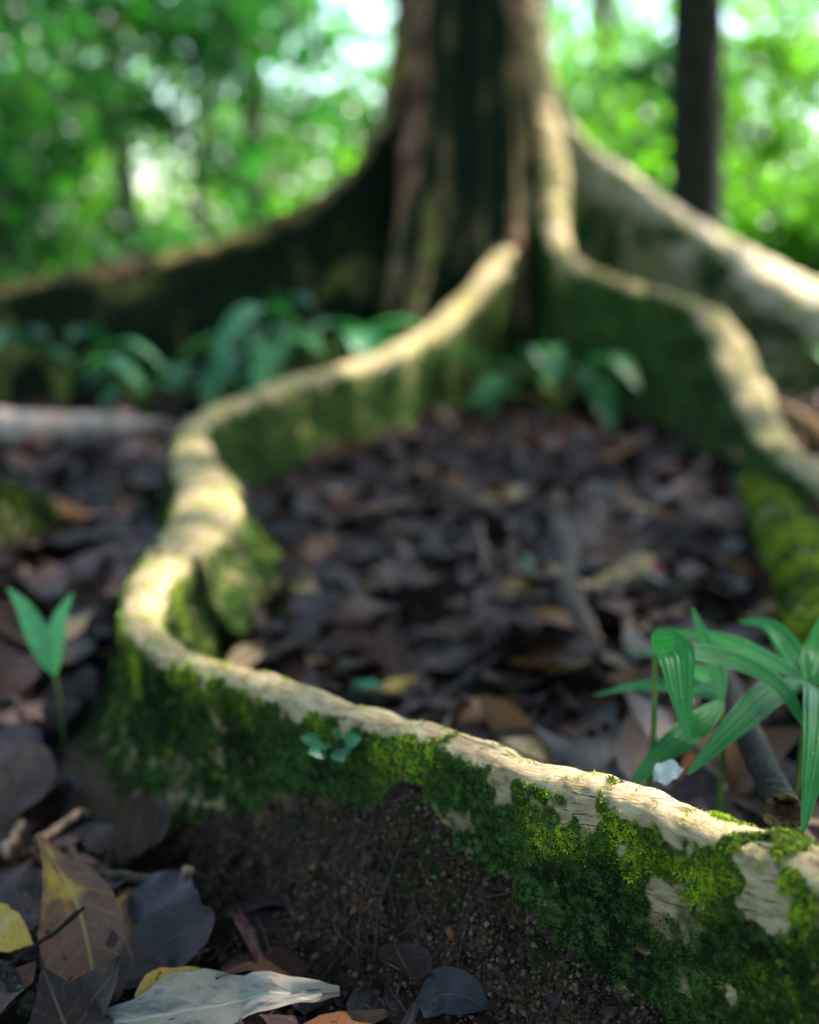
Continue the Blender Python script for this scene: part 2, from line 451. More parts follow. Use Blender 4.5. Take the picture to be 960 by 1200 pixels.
M_TWIG = mat_wood('twig_bark', (.030, .022, .018), (.11, .082, .066), .7, 150)
M_TWIGD = mat_wood('dark_twig_bark', (.005, .0045, .0045), (.026, .019, .015), .6, 190, .45, (.12, .125, .13))
M_TWIGP = mat_wood('pale_twig_bark', (.10, .066, .045), (.27, .19, .14), .75, 140)
M_TRUNKD = mat_wood('forest_trunk_bark', (.035, .030, .018), (.10, .08, .05), .85, 14, .5, (.04, .06, .03))
M_LOGP = mat_wood('pale_log_bark', (.22, .155, .13), (.42, .32, .28), .75, 24)
M_PITH = mat_wood('broken_wood', (.05, .028, .014), (.28, .16, .07), .85, 140)

# ------------------------------------------------------------------ paths of the roots
def prow(rows): return [list(P(a, b, d)) + [w] for a, b, d, w in rows]
MAIN = prow([(1330, 1150, .62, .024), (1150, 1080, .70, .023), (960, 1003, .79, .022), (850, 962, .85, .021), (750, 925, .91, .020), (640, 896, .98, .019),
             (480, 845, 1.10, .019), (350, 806, 1.22, .020), (250, 774, 1.33, .021), (193, 752, 1.42, .024), (164, 716, 1.53, .026), (174, 670, 1.70, .034), (214, 618, 1.95, .048),
             (248, 572, 2.25, .066), (230, 528, 2.62, .052), (226, 497, 2.86, .038), (256, 476, 3.0, .034), (302, 458, 3.2, .036), (350, 440, 3.45, .040),
             (400, 428, 3.65, .046), (450, 412, 3.9, .052), (500, 384, 4.2, .055), (545, 343, 4.5, .055), (583, 298, 4.72, .055), (603, 250, 4.85, .06), (604, 170, 4.93, .06), (600, 60, 4.98, .05), (598, -60, 5.02, .04)])
LEFT = prow([(-420, 420, 4.1, .05), (-200, 375, 4.3, .05), (-60, 345, 4.5, .05), (40, 326, 4.6, .05), (120, 311, 4.7, .05), (200, 296, 4.8, .05), (270, 276, 4.86, .05), (340, 246, 4.92, .05), (402, 208, 4.98, .05),
             (440, 150, 5.0, .05), (466, 70, 5.0, .05), (474, 0, 5.02, .05), (478, -80, 5.05, .04)])
RIGHT = prow([(1150, 665, 2.2, .05), (1030, 590, 2.45, .05), (960, 544, 2.7, .042), (918, 515, 2.92, .045), (896, 478, 3.2, .050), (872, 428, 3.42, .054), (850, 384, 3.62, .054), (828, 360, 3.82, .046), (790, 346, 4.02, .038), (740, 330, 4.25, .045),
              (690, 312, 4.5, .045), (660, 285, 4.68, .05), (650, 230, 4.8, .055), (648, 170, 4.88, .06), (632, 90, 4.98, .05), (620, 0, 5.02, .05), (612, -80, 5.05, .04)])
BACK = prow([(1350, 450, 4.3, .13), (1120, 385, 4.5, .13), (1000, 345, 4.65, .17), (930, 318, 4.8, .15), (860, 282, 5.0, .10), (790, 238, 5.15, .07), (740, 200, 5.22, .065), (700, 172, 5.26, .065), (665, 130, 5.26, .06), (640, 50, 5.22, .06), (625, -60, 5.2, .05)])
MID = prow([(470, 400, 4.62, .03), (492, 330, 4.68, .04), (505, 280, 4.72, .045), (515, 220, 4.76, .045), (524, 150, 4.80, .045), (540, 70, 4.84, .045), (548, 0, 4.88, .05), (552, -80, 4.92, .05)])
MAINP, _ = catmull(MAIN, 420)
FRONTP = MAINP[MAINP[:, 1] < 1.75]
FRONTMID = MAINP[MAINP[:, 1] < 3.6]

def pathdist(x, y, path):
    q = np.stack([x, y], -1).reshape(-1, 2); out = np.empty(len(q)); idx = np.empty(len(q), int)
    for i in range(0, len(q), 20000):
        d = np.linalg.norm(q[i:i + 20000, None] - path[None, :, :2], axis=2)
        idx[i:i + 20000] = d.argmin(1); out[i:i + 20000] = d.min(1)
    return out.reshape(np.shape(x)), idx.reshape(np.shape(x))

def side_of(x, y, path, idx):
    j = np.clip(idx, 1, len(path) - 2)
    t = path[j + 1, :2] - path[j - 1, :2]
    return t[..., 0] * (y - path[j, 1]) - t[..., 1] * (x - path[j, 0])      # >0 : left of the walking direction

def ground_h(x, y):
    x = np.asarray(x, float); y = np.asarray(y, float)
    p = np.stack([x, y, np.zeros_like(x)], -1)
    near = np.exp(-((x * x + (y - 2) ** 2) / 60.0))
    h = .016 * fbm(p, 3.0, 3, 3) + .009 * fbm(p, 13, 3, 5) * near + .10 * fbm(p, .22, 2, 9) * (1 - near)
    m = (np.abs(x) < 1.3) & (y < 2.3)
    if np.any(m):
        xx, yy = x[m], y[m]
        d, i = pathdist(xx, yy, FRONTP)
        s = side_of(xx, yy, FRONTP, i)                 # path runs from the right front to the left: camera side is on its left
        front = s > 0
        bank = np.where(front, .135 * np.exp(-(np.maximum(d - .018, 0) / .075) ** 1.5), .035 * np.exp(-(d / .08) ** 2))
        left = sstep(-.28, .0, xx)*(1-.55*sstep(.05,.28,xx))                     # the bank fades out towards the bend
        bank = bank * (.12 + .88 * left) * (1 + .25 * fbm(np.stack([xx, yy, 0 * xx], -1), 14, 2, 41))
        dip = np.exp(-(((xx + .38) / .17) ** 2 + ((yy - 1.38) / .18) ** 2))
        bank = bank - .055 * dip
        gr = np.where(front, np.exp(-(d / .15) ** 2), .2) * (1 - .8 * dip)
        q3 = np.stack([xx, yy, 0 * xx], -1)
        grain = (.020 * fbm(q3, 30, 3, 23) + .014 * np.abs(fbm(q3, 62, 3, 24)) - .022 * sstep(.15, .5, fbm(q3, 24, 2, 25))) * gr
        hh = h[m]; hh = hh * (1 - .5 * gr) + bank + grain; h[m] = hh
    return h

# ------------------------------------------------------------------ ground
def axis(dense_lo, dense_hi, step, lo, hi, g=1.12):
    a = list(np.arange(dense_lo, dense_hi, step)); s = step
    while a[-1] < hi: s *= g; a.append(a[-1] + s)
    s = step; b = []; x = dense_lo
    while x > lo: s *= g; x -= s; b.append(x)
    return np.array(b[::-1] + a)
gx = axis(-.62, .62, .0075, -400, 400); gy = axis(.62, 1.75, .0075, -300, 600)
GX, GY = np.meshgrid(gx, gy)
GZ = ground_h(GX, GY)
bd, bi = pathdist(GX, GY, FRONTP); bs_ = side_of(GX, GY, FRONTP, bi)
bank_a = np.where(bs_ > 0, sstep(-.34, -.2, GX) * sstep(.17, .07, bd + .05 * fbm(np.stack([GX, GY, 0 * GX], -1), 16, 3, 71)), 0)
green_a = np.where(bs_ > 0, sstep(.075, .03, bd + .03 * fbm(np.stack([GX, GY, 0 * GX], -1), 20, 3, 72)), 0)
ground = obj('ground', (np.stack([GX, GY, GZ], -1).reshape(-1, 3), grid_faces(len(gy), len(gx)), {'bank': bank_a.ravel(), 'green': green_a.ravel()}), M_SOIL, origin=np.zeros(3))
tag(ground, 'dark crumbly forest soil banked against the root', 'ground', kind='structure')

# ------------------------------------------------------------------ the buttressed tree
TREE_AT = P(545, 430, 5.05); TREE_AT[2] = 0
tree = empty('buttress_tree', TREE_AT)
tag(tree, 'large fluted tree with winding mossy buttress roots spreading over the forest floor', 'tree')

def build_root(rows, n, m, flare_l, flare_r, mat, mossfn, disp=.006, seed=0, v0=.30, soilfn=None, basez=-.05, power=2.6, dense=None):
    c, s = catmull(rows, n, dense)
    if flare_l is not None: pass
    T = np.gradient(c[:, :2], axis=0)
    k = max(3, n // 50)
    T = np.stack([np.convolve(np.pad(T[:, i], k, 'edge'), np.ones(2 * k + 1) / (2 * k + 1), 'valid') for i in (0, 1)], 1)
    T /= np.linalg.norm(T, axis=1)[:, None] + 1e-12
    N = np.stack([-T[:, 1], T[:, 0]], 1)
    v = np.linspace(-1, 1, m); av = np.abs(v); sg = np.sign(v)
    v = v[None]; av = av[None]; sg = sg[None]
    w = c[:, 3][:, None]; zc = c[:, 2][:, None]
    a = np.clip(av / v0, 0, 1) * np.pi / 2; q = np.clip((av - v0) / (1 - v0), 0, 1)
    fl = np.where(sg > 0, flare_l(c) if callable(flare_l) else flare_l, flare_r(c) if callable(flare_r) else flare_r)
    off = w * np.sin(a) + fl * q ** np.where(sg > 0, 2.6, power(c)) + .25 * w * q if callable(power) else w * np.sin(a) + fl * q ** power + .25 * w * q
    zt = zc - .7 * w * (1 - np.cos(a))
    z = np.where(av < v0, zt, (zc - .7 * w) * (1 - q) + basez * q)
    P0 = np.stack([np.broadcast_to(s[:, None], z.shape), sg * np.ones_like(z) * 3, z], -1)
    wob = .35 * w * fbm(np.stack([np.broadcast_to(s[:, None], z.shape) * 5, np.zeros_like(z), z * 3 + seed], -1), 1.0, 3, seed)
    X = c[:, 0][:, None] + N[:, 0][:, None] * (sg * off + wob); Y = c[:, 1][:, None] + N[:, 1][:, None] * (sg * off + wob)
    V = np.stack([X, Y, z], -1)
    du = np.gradient(V, axis=0); dv = np.gradient(V, axis=1)
    nr = np.cross(dv, du); nr /= np.linalg.norm(nr, axis=2)[..., None] + 1e-12
    if nr[n // 2, m // 2, 2] < 0: nr = -nr
    ctx = dict(s=s[:, None], q=q, sg=sg, av=av, v=v, z=z, V=V, v0=v0)
    moss = np.broadcast_to(mossfn(ctx), z.shape)
    soil = np.broadcast_to(soilfn(ctx) if soilfn else np.zeros_like(z), z.shape)
    d = disp * (fbm(V.reshape(-1, 3), 22, 4, seed + 1).reshape(z.shape) + .7 * fbm(np.stack([P0[..., 0] * .35, P0[..., 1], P0[..., 2]], -1).reshape(-1, 3), 60, 3, seed + 2).reshape(z.shape))
    d = d + sstep(.35, .7, moss) * (.0015 + .004 * fbm(V.reshape(-1, 3), 85, 3, seed + 3).reshape(z.shape))
    V2 = V + nr * d[..., None]
    arc = np.concatenate([np.zeros((n, 1)), np.cumsum(np.linalg.norm(np.diff(V, axis=1), axis=2), axis=1)], 1)
    ruv = np.stack([np.broadcast_to(s[:, None], z.shape), arc, sg * np.ones_like(z)], -1)
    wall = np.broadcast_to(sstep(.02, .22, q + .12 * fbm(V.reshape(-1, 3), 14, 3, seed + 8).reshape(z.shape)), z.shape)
    return V2, nr, moss, soil, ruv, s, wall

def root_geo(r):
    V, nr, moss, soil, ruv, s, wall = r
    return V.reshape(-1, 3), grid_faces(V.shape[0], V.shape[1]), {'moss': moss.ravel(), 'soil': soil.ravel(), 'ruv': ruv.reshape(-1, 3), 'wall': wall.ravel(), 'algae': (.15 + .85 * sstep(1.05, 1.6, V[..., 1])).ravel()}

def moss_sprigs(r, count, size, keep, bright, seed, umin=None, lean=.55, nl=5, thr=.46):
    """small star-shaped moss shoots standing on the mossy part of a root's skin"""
    V, nr, moss, soil, ruv, s = r[:6]
    g = np.random.default_rng(seed)
    A = np.linalg.norm(np.cross(np.gradient(V, axis=0), np.gradient(V, axis=1)), axis=2)
    wgt = A * sstep(thr, thr + .22, moss + .26 * g.normal(size=moss.shape)) * (1 - sstep(.5, .75, soil)) * keep(V)
    wgt = wgt.ravel(); tot = wgt.sum()
    if tot <= 0: return None
    pick = g.choice(len(wgt), count, p=wgt / tot)
    nrm = nr.reshape(-1, 3)[pick]; pos = V.reshape(-1, 3)[pick]
    du = np.gradient(V, axis=0).reshape(-1, 3)[pick]; dv = np.gradient(V, axis=1).reshape(-1, 3)[pick]
    pos = pos + du * g.uniform(-.5, .5, (count, 1)) + dv * g.uniform(-.5, .5, (count, 1)) - nrm * .001
    parts = []
    for k in range(nl):
        an = 2 * np.pi * k / nl + .4; el = .35 + .5 * (k % 2)
        dx, dy = math.cos(an), math.sin(an)
        t = np.array([dx * math.cos(el), dy * math.cos(el), math.sin(el)]); sd_ = np.array([-dy, dx, 0]) * .17
        parts.append(np.array([[0, 0, 0], t * .5 + sd_, t * 1.0 + [0, 0, -.08], t * .5 - sd_]))
    PV = np.vstack(parts); PF = np.arange(4 * nl).reshape(nl, 4)
    proto = (PV, PF, {'luv': np.zeros((4 * nl, 3))})
    up = nrm + np.array([0, 0, .35])
    cl = fbm(pos, 55, 2, seed + 5)
    R = rots(count, up / np.linalg.norm(up, axis=1)[:, None], lean, g)
    sc = size(pos) * g.uniform(.5, 1.4, count) * (1 + .35 * cl)
    mb = np.clip(bright(pos) + .16 * g.normal(size=count) + .35 * cl, 0, 1)
    return scatter(proto, pos, R, sc, g.uniform(0, 1, count), {'mb': mb})

# --- the long winding root that comes to the front
BARE = [(P(905, 1062, .80), .030), (P(735, 990, .91), .016), (P(840, 1165, .83), .016), (P(715, 945, .93), .02), (P(655, 930, .965), .015), (P(800, 945, .88), .012), (P(780, 1050, .88), .010)]
def main_moss(c):
    V = c['V']; q, sg, av = c['q'], c['sg'], c['av']
    p = V.reshape(-1, 3)
    n = fbm(p, 9, 4, 11).reshape(V.shape[:2]); n2 = fbm(p, 34, 3, 12).reshape(V.shape[:2])
    nearr = sstep(.05, .24, V[..., 0]) * (V[..., 1] < 1.4)          # thick cushions towards the near end
    front = sg > 0
    n3 = fbm(p, 80, 3, 14).reshape(V.shape[:2])
    b = -.26 + .98 * sstep(.35 * c['v0'], 1.35 * c['v0'], av) + .62 * n + .55 * n2 + .75 * n3
    b = b + np.where(front, .10, .0) + .12 * nearr
    far = sstep(1.3, 2.0, V[..., 1])
    b = b - .02 * far * (1 - q)
    lowbare = sstep(.62, .9, q) * (.5 + .6 * n)
    b = b - .5 * lowbare
    for (bp, rad) in BARE:
        dd = np.linalg.norm(V - bp, axis=2)
        ang = n2 * .9
        b = b - 1.3 * sstep(rad * 1.25, rad * .6, dd * (1 + ang))
    cush = [(P(845, 950, .865), .022), (P(925, 990, .81), .025), (P(870, 1010, .83), .03), (P(740, 975, .92), .012)]
    for (bp, rad) in cush:
        dd = np.linalg.norm(V - bp, axis=2)
        b = b + .9 * sstep(rad * 1.3, rad * .4, dd * (1 + n2))
    return np.clip(b, 0, 1)
def main_soil(c):
    V = c['V']; p = V.reshape(-1, 3)
    n = fbm(p, 11, 4, 31).reshape(V.shape[:2])
    lvl = .115 - .07 * sstep(.02, .30, V[..., 0]) - .13 * sstep(-.08, -.27, V[..., 0])
    k = sstep(lvl + .02, lvl - .02, V[..., 2] + .03 * n) * (c['sg'] > 0) * (V[..., 1] < 1.75)
    return k + .6 * sstep(.03, .0, V[..., 2] + .02 * n) * (1 - k)
bend = P(150, 740, 1.47)
def main_flare_l(c): return (.055 + .055 * np.exp(-(np.linalg.norm(c[:, :2] - bend[:2], axis=1) / .16) ** 2))[:, None]
def main_flare_r(c): return (.070 + .10 * lobe(c))[:, None]
def lobe(c): return np.exp(-(np.linalg.norm(c[:, :2] - P(250, 590, 2.15)[:2], axis=1) / .26) ** 2)
def main_power(c): return (2.6 - 1.5 * lobe(c))[:, None]
main = build_root(MAIN, 1300, 150, main_flare_l, main_flare_r, M_ROOT, main_moss, .005, 1, .26, main_soil, dense=(1.45, 780), power=main_power)
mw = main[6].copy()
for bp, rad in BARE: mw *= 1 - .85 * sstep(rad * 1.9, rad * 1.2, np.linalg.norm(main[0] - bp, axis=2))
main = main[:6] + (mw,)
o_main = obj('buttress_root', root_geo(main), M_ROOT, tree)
o_main['label'] = 'winding pale crested root with mossy sides running to the front'
def m_size(p): return np.where(p[:, 1] < 1.15, .0031, np.where(p[:, 1] < 1.75, .0045, .010))
def m_bright(p):  # fresh growth paler up top; lit lobe, right end and dim foot painted in
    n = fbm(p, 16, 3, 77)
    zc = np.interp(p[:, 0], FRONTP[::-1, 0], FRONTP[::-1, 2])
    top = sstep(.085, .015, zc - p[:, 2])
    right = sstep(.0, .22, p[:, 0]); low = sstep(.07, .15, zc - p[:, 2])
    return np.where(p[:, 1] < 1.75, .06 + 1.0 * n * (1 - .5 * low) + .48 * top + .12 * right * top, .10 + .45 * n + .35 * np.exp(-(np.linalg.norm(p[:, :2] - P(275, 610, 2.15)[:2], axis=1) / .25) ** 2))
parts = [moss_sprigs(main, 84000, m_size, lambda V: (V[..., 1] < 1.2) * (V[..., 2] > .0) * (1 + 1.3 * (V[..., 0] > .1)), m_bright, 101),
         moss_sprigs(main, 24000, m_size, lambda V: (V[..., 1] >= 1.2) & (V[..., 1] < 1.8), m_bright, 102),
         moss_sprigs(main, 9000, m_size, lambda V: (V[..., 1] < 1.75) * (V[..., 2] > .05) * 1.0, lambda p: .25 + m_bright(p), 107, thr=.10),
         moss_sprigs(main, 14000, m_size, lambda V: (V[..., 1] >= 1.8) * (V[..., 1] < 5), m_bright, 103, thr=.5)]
o = obj('moss', join(parts), M_MOSS, o_main, smooth=False); o['kind'] = 'stuff'

# --- the other buttresses
def gen_moss(amount, s0, crest=.9, lo=.0):
    def f(c):
        V = c['V']; p = V.reshape(-1, 3)
        n = fbm(p, 4.5, 4, s0).reshape(V.shape[:2]); n2 = fbm(p, 16, 3, s0 + 1).reshape(V.shape[:2])
        hi = sstep(1.0, 1.6, V[..., 2])
        b = amount + crest * sstep(.5 * c['v0'], 1.4 * c['v0'], c['av']) - .45 + .75 * n + .4 * n2 - .25 * hi
        return np.clip(b, 0, 1)
    return f
def add_root(rows, n, m, fl, fr_, mat, mf, seed, label, tufts, disp=.012, v0=.2, power=2.2):
    r = build_root(rows, n, m, fl, fr_, mat, mf, disp, seed, v0, None, -.08, power)
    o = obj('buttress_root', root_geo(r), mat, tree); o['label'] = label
    if tufts:
        t = moss_sprigs(r, tufts, lambda p: np.full(len(p), .016), lambda V: (V[..., 2] > 0) * (V[..., 2] < 1.0), lambda p: .04 + .5 * fbm(p, 7, 2, seed + 60), seed + 200, thr=.5)
        if t:
            mo = obj('moss', t, M_MOSS, o, smooth=False); mo['kind'] = 'stuff'
    return r
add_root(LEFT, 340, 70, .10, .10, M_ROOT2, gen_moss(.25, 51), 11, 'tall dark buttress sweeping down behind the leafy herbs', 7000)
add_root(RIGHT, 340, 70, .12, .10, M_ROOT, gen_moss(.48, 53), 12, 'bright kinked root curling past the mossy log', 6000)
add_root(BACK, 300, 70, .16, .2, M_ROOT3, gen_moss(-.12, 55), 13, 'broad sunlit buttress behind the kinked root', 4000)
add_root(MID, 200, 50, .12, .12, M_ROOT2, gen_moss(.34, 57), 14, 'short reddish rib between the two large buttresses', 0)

# --- trunk
def trunk_geo():
    zs = np.r_[np.linspace(-.1, 2.4, 130), np.linspace(2.5, 9.5, 60)]; th = np.linspace(0, 2 * np.pi, 140, endpoint=False)
    Z, TH = np.meshgrid(zs, th, indexing='ij')
    r = .225 + .17 * np.exp(-np.maximum(Z, 0) / .55) - .012 * np.maximum(Z - 2, 0)
    fl = 0
    for a, k, w in ((3.5, 1.0, .30), (4.35, .6, .2), (4.9, .5, .2), (5.5, .9, .22), (.1, .9, .3), (1.2, .7, .3), (2.2, .7, .3)):
        dd = np.angle(np.exp(1j * (TH - a - .06 * np.sin(Z * 1.3 + a))))
        fl = fl + k * np.exp(-(dd / w) ** 2)
    r = r * (.74 + .38 * fl * np.exp(-np.maximum(Z - .4, 0) / 4))
    X = TREE_AT[0] + r * np.cos(TH); Y = TREE_AT[1] + .03 + r * np.sin(TH)
    V = np.stack([X, Y, Z], -1)
    p = V.reshape(-1, 3)
    n = fbm(p * [1, 1, .35], 9, 4, 61).reshape(Z.shape)
    V[..., 0] += np.cos(TH) * n * .02; V[..., 1] += np.sin(TH) * n * .02
    moss = np.clip(.90 - .72 * np.clip(fl, 0, 1.1) + .25 * sstep(1.0, .3, Z) + .9 * fbm(p * [1, 1, .5], 4, 4, 63).reshape(Z.shape) - .3 * sstep(1.2, 2.0, Z), 0, 1)  # hollows and foot blackened through the moss mask, painting in their shade
    ruv = np.stack([Z, TH * .25, np.zeros_like(Z)], -1)
    return p if False else V.reshape(-1, 3), grid_faces(len(zs), len(th), True)[:, ::-1], {'moss': moss.ravel(), 'soil': np.zeros(Z.size), 'wall': np.zeros(Z.size), 'ruv': ruv.reshape(-1, 3)}
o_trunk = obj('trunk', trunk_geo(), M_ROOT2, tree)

# sun flecks: chosen spots; gaps are cut in the unseen crowns along their sun rays
FLECKS = [(P(655, 165, 4.86), .17, .0), (P(660, 215, 4.82), .15, .0), (P(665, 262, 4.75), .10, .1), (P(935, 305, 4.8), .30, .0), (P(1010, 335, 4.6), .30, .0), (P(620, 235, 4.8), .06, .4),
          (P(868, 420, 3.45), .16, .12), (P(900, 490, 3.1), .15, .15), (P(480, 398, 4.05), .15, .15), (P(420, 424, 3.75), .14, .15), (P(560, 320, 4.6), .12, .3), (P(240, 575, 2.2), .20, .12), (P(215, 520, 2.7), .14, .3),
          (P(175, 680, 1.68), .15, .15), (P(165, 725, 1.5), .10, .2), (P(230, 770, 1.36), .10, .2), (P(310, 795, 1.26), .09, .25), (P(720, 925, .93), .10, .2), (P(800, 945, .88), .09, .2), (P(870, 965, .85), .10, .2), (P(940, 1000, .80), .10, .25), (P(400, 820, 1.17), .09, .2), (P(480, 845, 1.10), .08, .3), (P(560, 870, 1.04), .08, .3), (P(640, 898, .98), .08, .25), (P(90, 480, 4.1), .16, .4), (P(930, 620, 2.2), .15, .5),
          (P(350, 260, 4.92), .12, .5), (P(420, 190, 4.98), .10, .5), (P(930, 760, 1.3), .12, .4), (P(800, 780, 1.25), .10, .5), (P(45, 730, 1.5), .08, .15), (P(380, 370, 4.2), .2, .6), (P(70, 410, 4.2), .2, .6)]
def cull_flecks(pos, g):
    keep = np.ones(len(pos), bool)
    for p0, r, k in FLECKS:
        v = pos - p0; t = v @ SUN
        d = np.linalg.norm(v - t[:, None] * SUN, axis=1)
        keep &= ~((d < r + .06) & (t > 1.0) & (g.uniform(size=len(pos)) > k))
    return keep

def crown_geo(center, radii, n, size, seed, flat=.5, proto=None, clumps=60, hollow=.0, fleck=True):
    g = np.random.default_rng(seed)
    c = g.normal(size=(clumps, 3)); c /= np.linalg.norm(c, axis=1)[:, None]; c *= g.uniform(.35, 1, (clumps, 1)) ** .6
    c = c * radii + center
    k = g.integers(0, clumps, n)
    pos = c[k] + g.normal(size=(n, 3)) * (np.asarray(radii) * np.array([.17, .17, .17]) + .1)
    if fleck: pos = pos[cull_flecks(pos, g)]
    n = len(pos)
    proto = proto or leaf_geo(1, .45, 2, 2, .5, .2, .02, seed=seed)
    return scatter(proto, pos, rots(n, None, flat, g), size * g.uniform(.6, 1.3, n), g.uniform(size=n)), c

# spreading crown overhead: carries the shade over the roots
SHADE = [P(20, 930, 1.35), P(45, 890, 1.4), P(-5, 960, 1.3), PG(650, 560), PG(560, 640), PG(700, 640), PG(450, 660), PG(620, 720), PG(760, 700), PG(520, 560), PG(800, 590), PG(400, 560), PG(90, 640), PG(60, 760), PG(30, 560), P(150, 1080, 1.08), P(60, 1000, 1.15), P(250, 1120, 1.05), P(40, 900, 1.35), P(380, 1100, 1.05), P(560, 1060, 1.0), P(320, 980, 1.2), P(480, 300, 4.7), P(520, 150, 4.8)]
def shade_leaves():  # unseen leaf clumps added along sun rays to shade chosen spots
    g = np.random.default_rng(611); out = []
    for p in SHADE:
        c = p + SUN * (9.0 / SUN[2])
        out.append(c + g.normal(size=(60, 3)) * [.16, .16, .3])
    pos = np.vstack(out); pos = pos[cull_flecks(pos, g)]; n = len(pos)
    return scatter(leaf_geo(1, .45, 2, 2, .5, .2, .02), pos, rots(n, None, .4, g), .24 * g.uniform(.8, 1.3, n), g.uniform(size=n))
cg, cl = crown_geo(np.array([2.4, 3.2, 8.6]), np.array([6.6, 7.0, 1.9]), 34000, .24, 301, .55, clumps=190)
cg = join([cg, shade_leaves()])
o = obj('crown', cg, M_CANOPY, tree, smooth=False); o['kind'] = 'stuff'
top = np.array([TREE_AT[0], TREE_AT[1], 8.9])
g = np.random.default_rng(5)
for k in range(16):
    tgt = cl[g.integers(0, len(cl))]; st = top + [0, 0, -g.uniform(.2, 2.6)]
    mid = (st + tgt) / 2 + g.normal(size=3) * .3
    pts, _ = catmull([st, mid, tgt], 14)
    obj('branch', tube(pts, np.linspace(.10, .02, 14), 7, .2, k), M_TRUNKD, tree)

# ------------------------------------------------------------------ forest behind
def make_tree(px, d, rad, label, lean=0.0, crown_z=5.0, seed=0, leaves=1500, cr=2.2, group=None, mat=None):
    p = P(px, 300, d); p[2] = 0
    t = empty('forest_tree', p); tag(t, label, 'tree', group)
    zs = np.linspace(-.2, crown_z + 1.0, 26)
    w = .06 * np.sin(zs * 1.1 + seed)
    pts = np.stack([p[0] + lean * zs + w, p[1] + .5 * w, zs], 1)
    rr = rad * (1 + .55 * np.exp(-np.maximum(zs, 0) / .25)) * (1 - .05 * np.maximum(zs, 0))
    obj('trunk', tube(pts, np.maximum(rr, .02), 14, .12, seed), mat or M_TRUNKD, t)
    geo_, c = crown_geo(pts[-1] + [0, 0, .6], np.array([cr, cr, cr * .55]), leaves, .22, 900 + seed, .7, clumps=22)
    f = obj('crown', geo_, M_CANOPY, t, smooth=False); f['kind'] = 'stuff'
    for k in range(4):
        q, _ = catmull([pts[-6 + k], (pts[-1] + c[k]) / 2, c[k]], 8)
        obj('branch', tube(q, np.linspace(rad * .35, .012, 8), 6), M_TRUNKD, t)
    return t
make_tree(803, 7.6, .175, 'dark straight tree trunk standing behind the sunlit buttress', .0, 6.0, 1, 900, 1.6, None, mat_wood('dark_trunk_bark', (.010, .010, .006), (.028, .027, .016), .9, 14, .6, (.012, .03, .010)))
make_tree(150, 11.5, .10, 'slim grey trunk in the undergrowth behind the tall dark buttress', .015, 6.5, 2, 1200)
make_tree(312, 13.0, .13, 'leaning olive trunk behind the glade of bright undergrowth', -.03, 7.0, 3, 1200)
make_tree(1010, 10.5, .12, 'trunk at the edge of the bright undergrowth by the sunlit buttress', .02, 6.5, 4, 1200)
for k, (px, d) in enumerate(((20, 15), (240, 18), (690, 16), (900, 17))):
    make_tree(px, d, .07 + .03 * (k % 3), 'thin forest trunk far back among the undergrowth', .02 * ((k % 3) - 1), 6.5 + (k % 3), 10 + k, 900, 2.0, 'thin trunks far back in the forest')

def shrub_proto(seed, h, spread, n, size, wl):
    g = np.random.default_rng(seed)
    stems = []; tips = []
    for k in range(7):
        a = g.uniform(0, 2 * np.pi); r = spread * g.uniform(.3, 1)
        hh = h * g.uniform(.6, 1.05)
        e = np.array([r * math.cos(a), r * math.sin(a), hh]); m_ = np.array([e[0] * .3, e[1] * .3, hh * .6])
        q, _ = catmull([np.zeros(3), m_, e], 10); stems.append(tube(q, np.linspace(.014, .004, 10), 5, 0, k)); tips.append(q)
    tips = np.array(tips)
    i = g.integers(0, 7, n); j = np.clip((g.uniform(.25, 1.0, n) * 9), 0, 9).astype(int)
    pos = tips[i, j] + g.normal(size=(n, 3)) * [spread * .24, spread * .24, h * .08]
    pos[:, 2] = np.abs(pos[:, 2])
    lf = scatter(leaf_geo(1, wl, 4, 2, .7, .25, .02, seed=seed), pos, rots(n, None, .75, g), size * g.uniform(.5, 1.3, n), g.uniform(size=n))
    return join(stems), lf
def sapling_proto(seed):
    g = np.random.default_rng(seed)
    z = np.linspace(0, 2.3, 12); q = np.stack([.05 * np.sin(z * 2), .04 * np.cos(z * 1.7), z], 1)
    stems = [tube(q, np.linspace(.018, .006, 12), 6, 0, 1)]; cs = []
    for k in range(9):
        a = g.uniform(0, 6.28); zz = g.uniform(1.1, 2.3); r = g.uniform(.25, .6)
        b0_ = np.array([0, 0, zz - .15]); e = np.array([r * math.cos(a), r * math.sin(a), zz]); cs.append(e)
        stems.append(tube(catmull([b0_, (b0_ + e) / 2 + [0, 0, .05], e], 7)[0], np.linspace(.007, .003, 7), 5, 0, k))
    cs = np.array(cs); n = 750
    pos = cs[g.integers(0, 9, n)] + g.normal(size=(n, 3)) * [.17, .17, .13]
    return join(stems), scatter(leaf_geo(1, .4, 4, 2, .7, .25, .02, seed=seed), pos, rots(n, None, .6, g), .2 * g.uniform(.5, 1.3, n), g.uniform(size=n))
SH = []
for k, (h, sp, n, sz, wl) in enumerate(((1.5, .8, 800, .17, .42), (2.2, .9, 1000, .16, .36), (1.0, .7, 600, .15, .5), (3.0, 1.1, 1500, .20, .40))):
    st, lf = shrub_proto(400 + k, h, sp, n, sz, wl)
    SH.append([mesh('stem', st[0], st[1], M_TWIG, st[2]), mesh('foliage', lf[0], lf[1], M_SHRUB, lf[2], False), None])
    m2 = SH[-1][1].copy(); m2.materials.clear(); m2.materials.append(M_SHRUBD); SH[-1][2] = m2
st, lf = sapling_proto(471)
SH.append([mesh('stem', st[0], st[1], M_TWIG, st[2]), mesh('foliage', lf[0], lf[1], M_SHRUB, lf[2], False), mesh('foliage', lf[0], lf[1], M_SHRUBD, lf[2], False)])
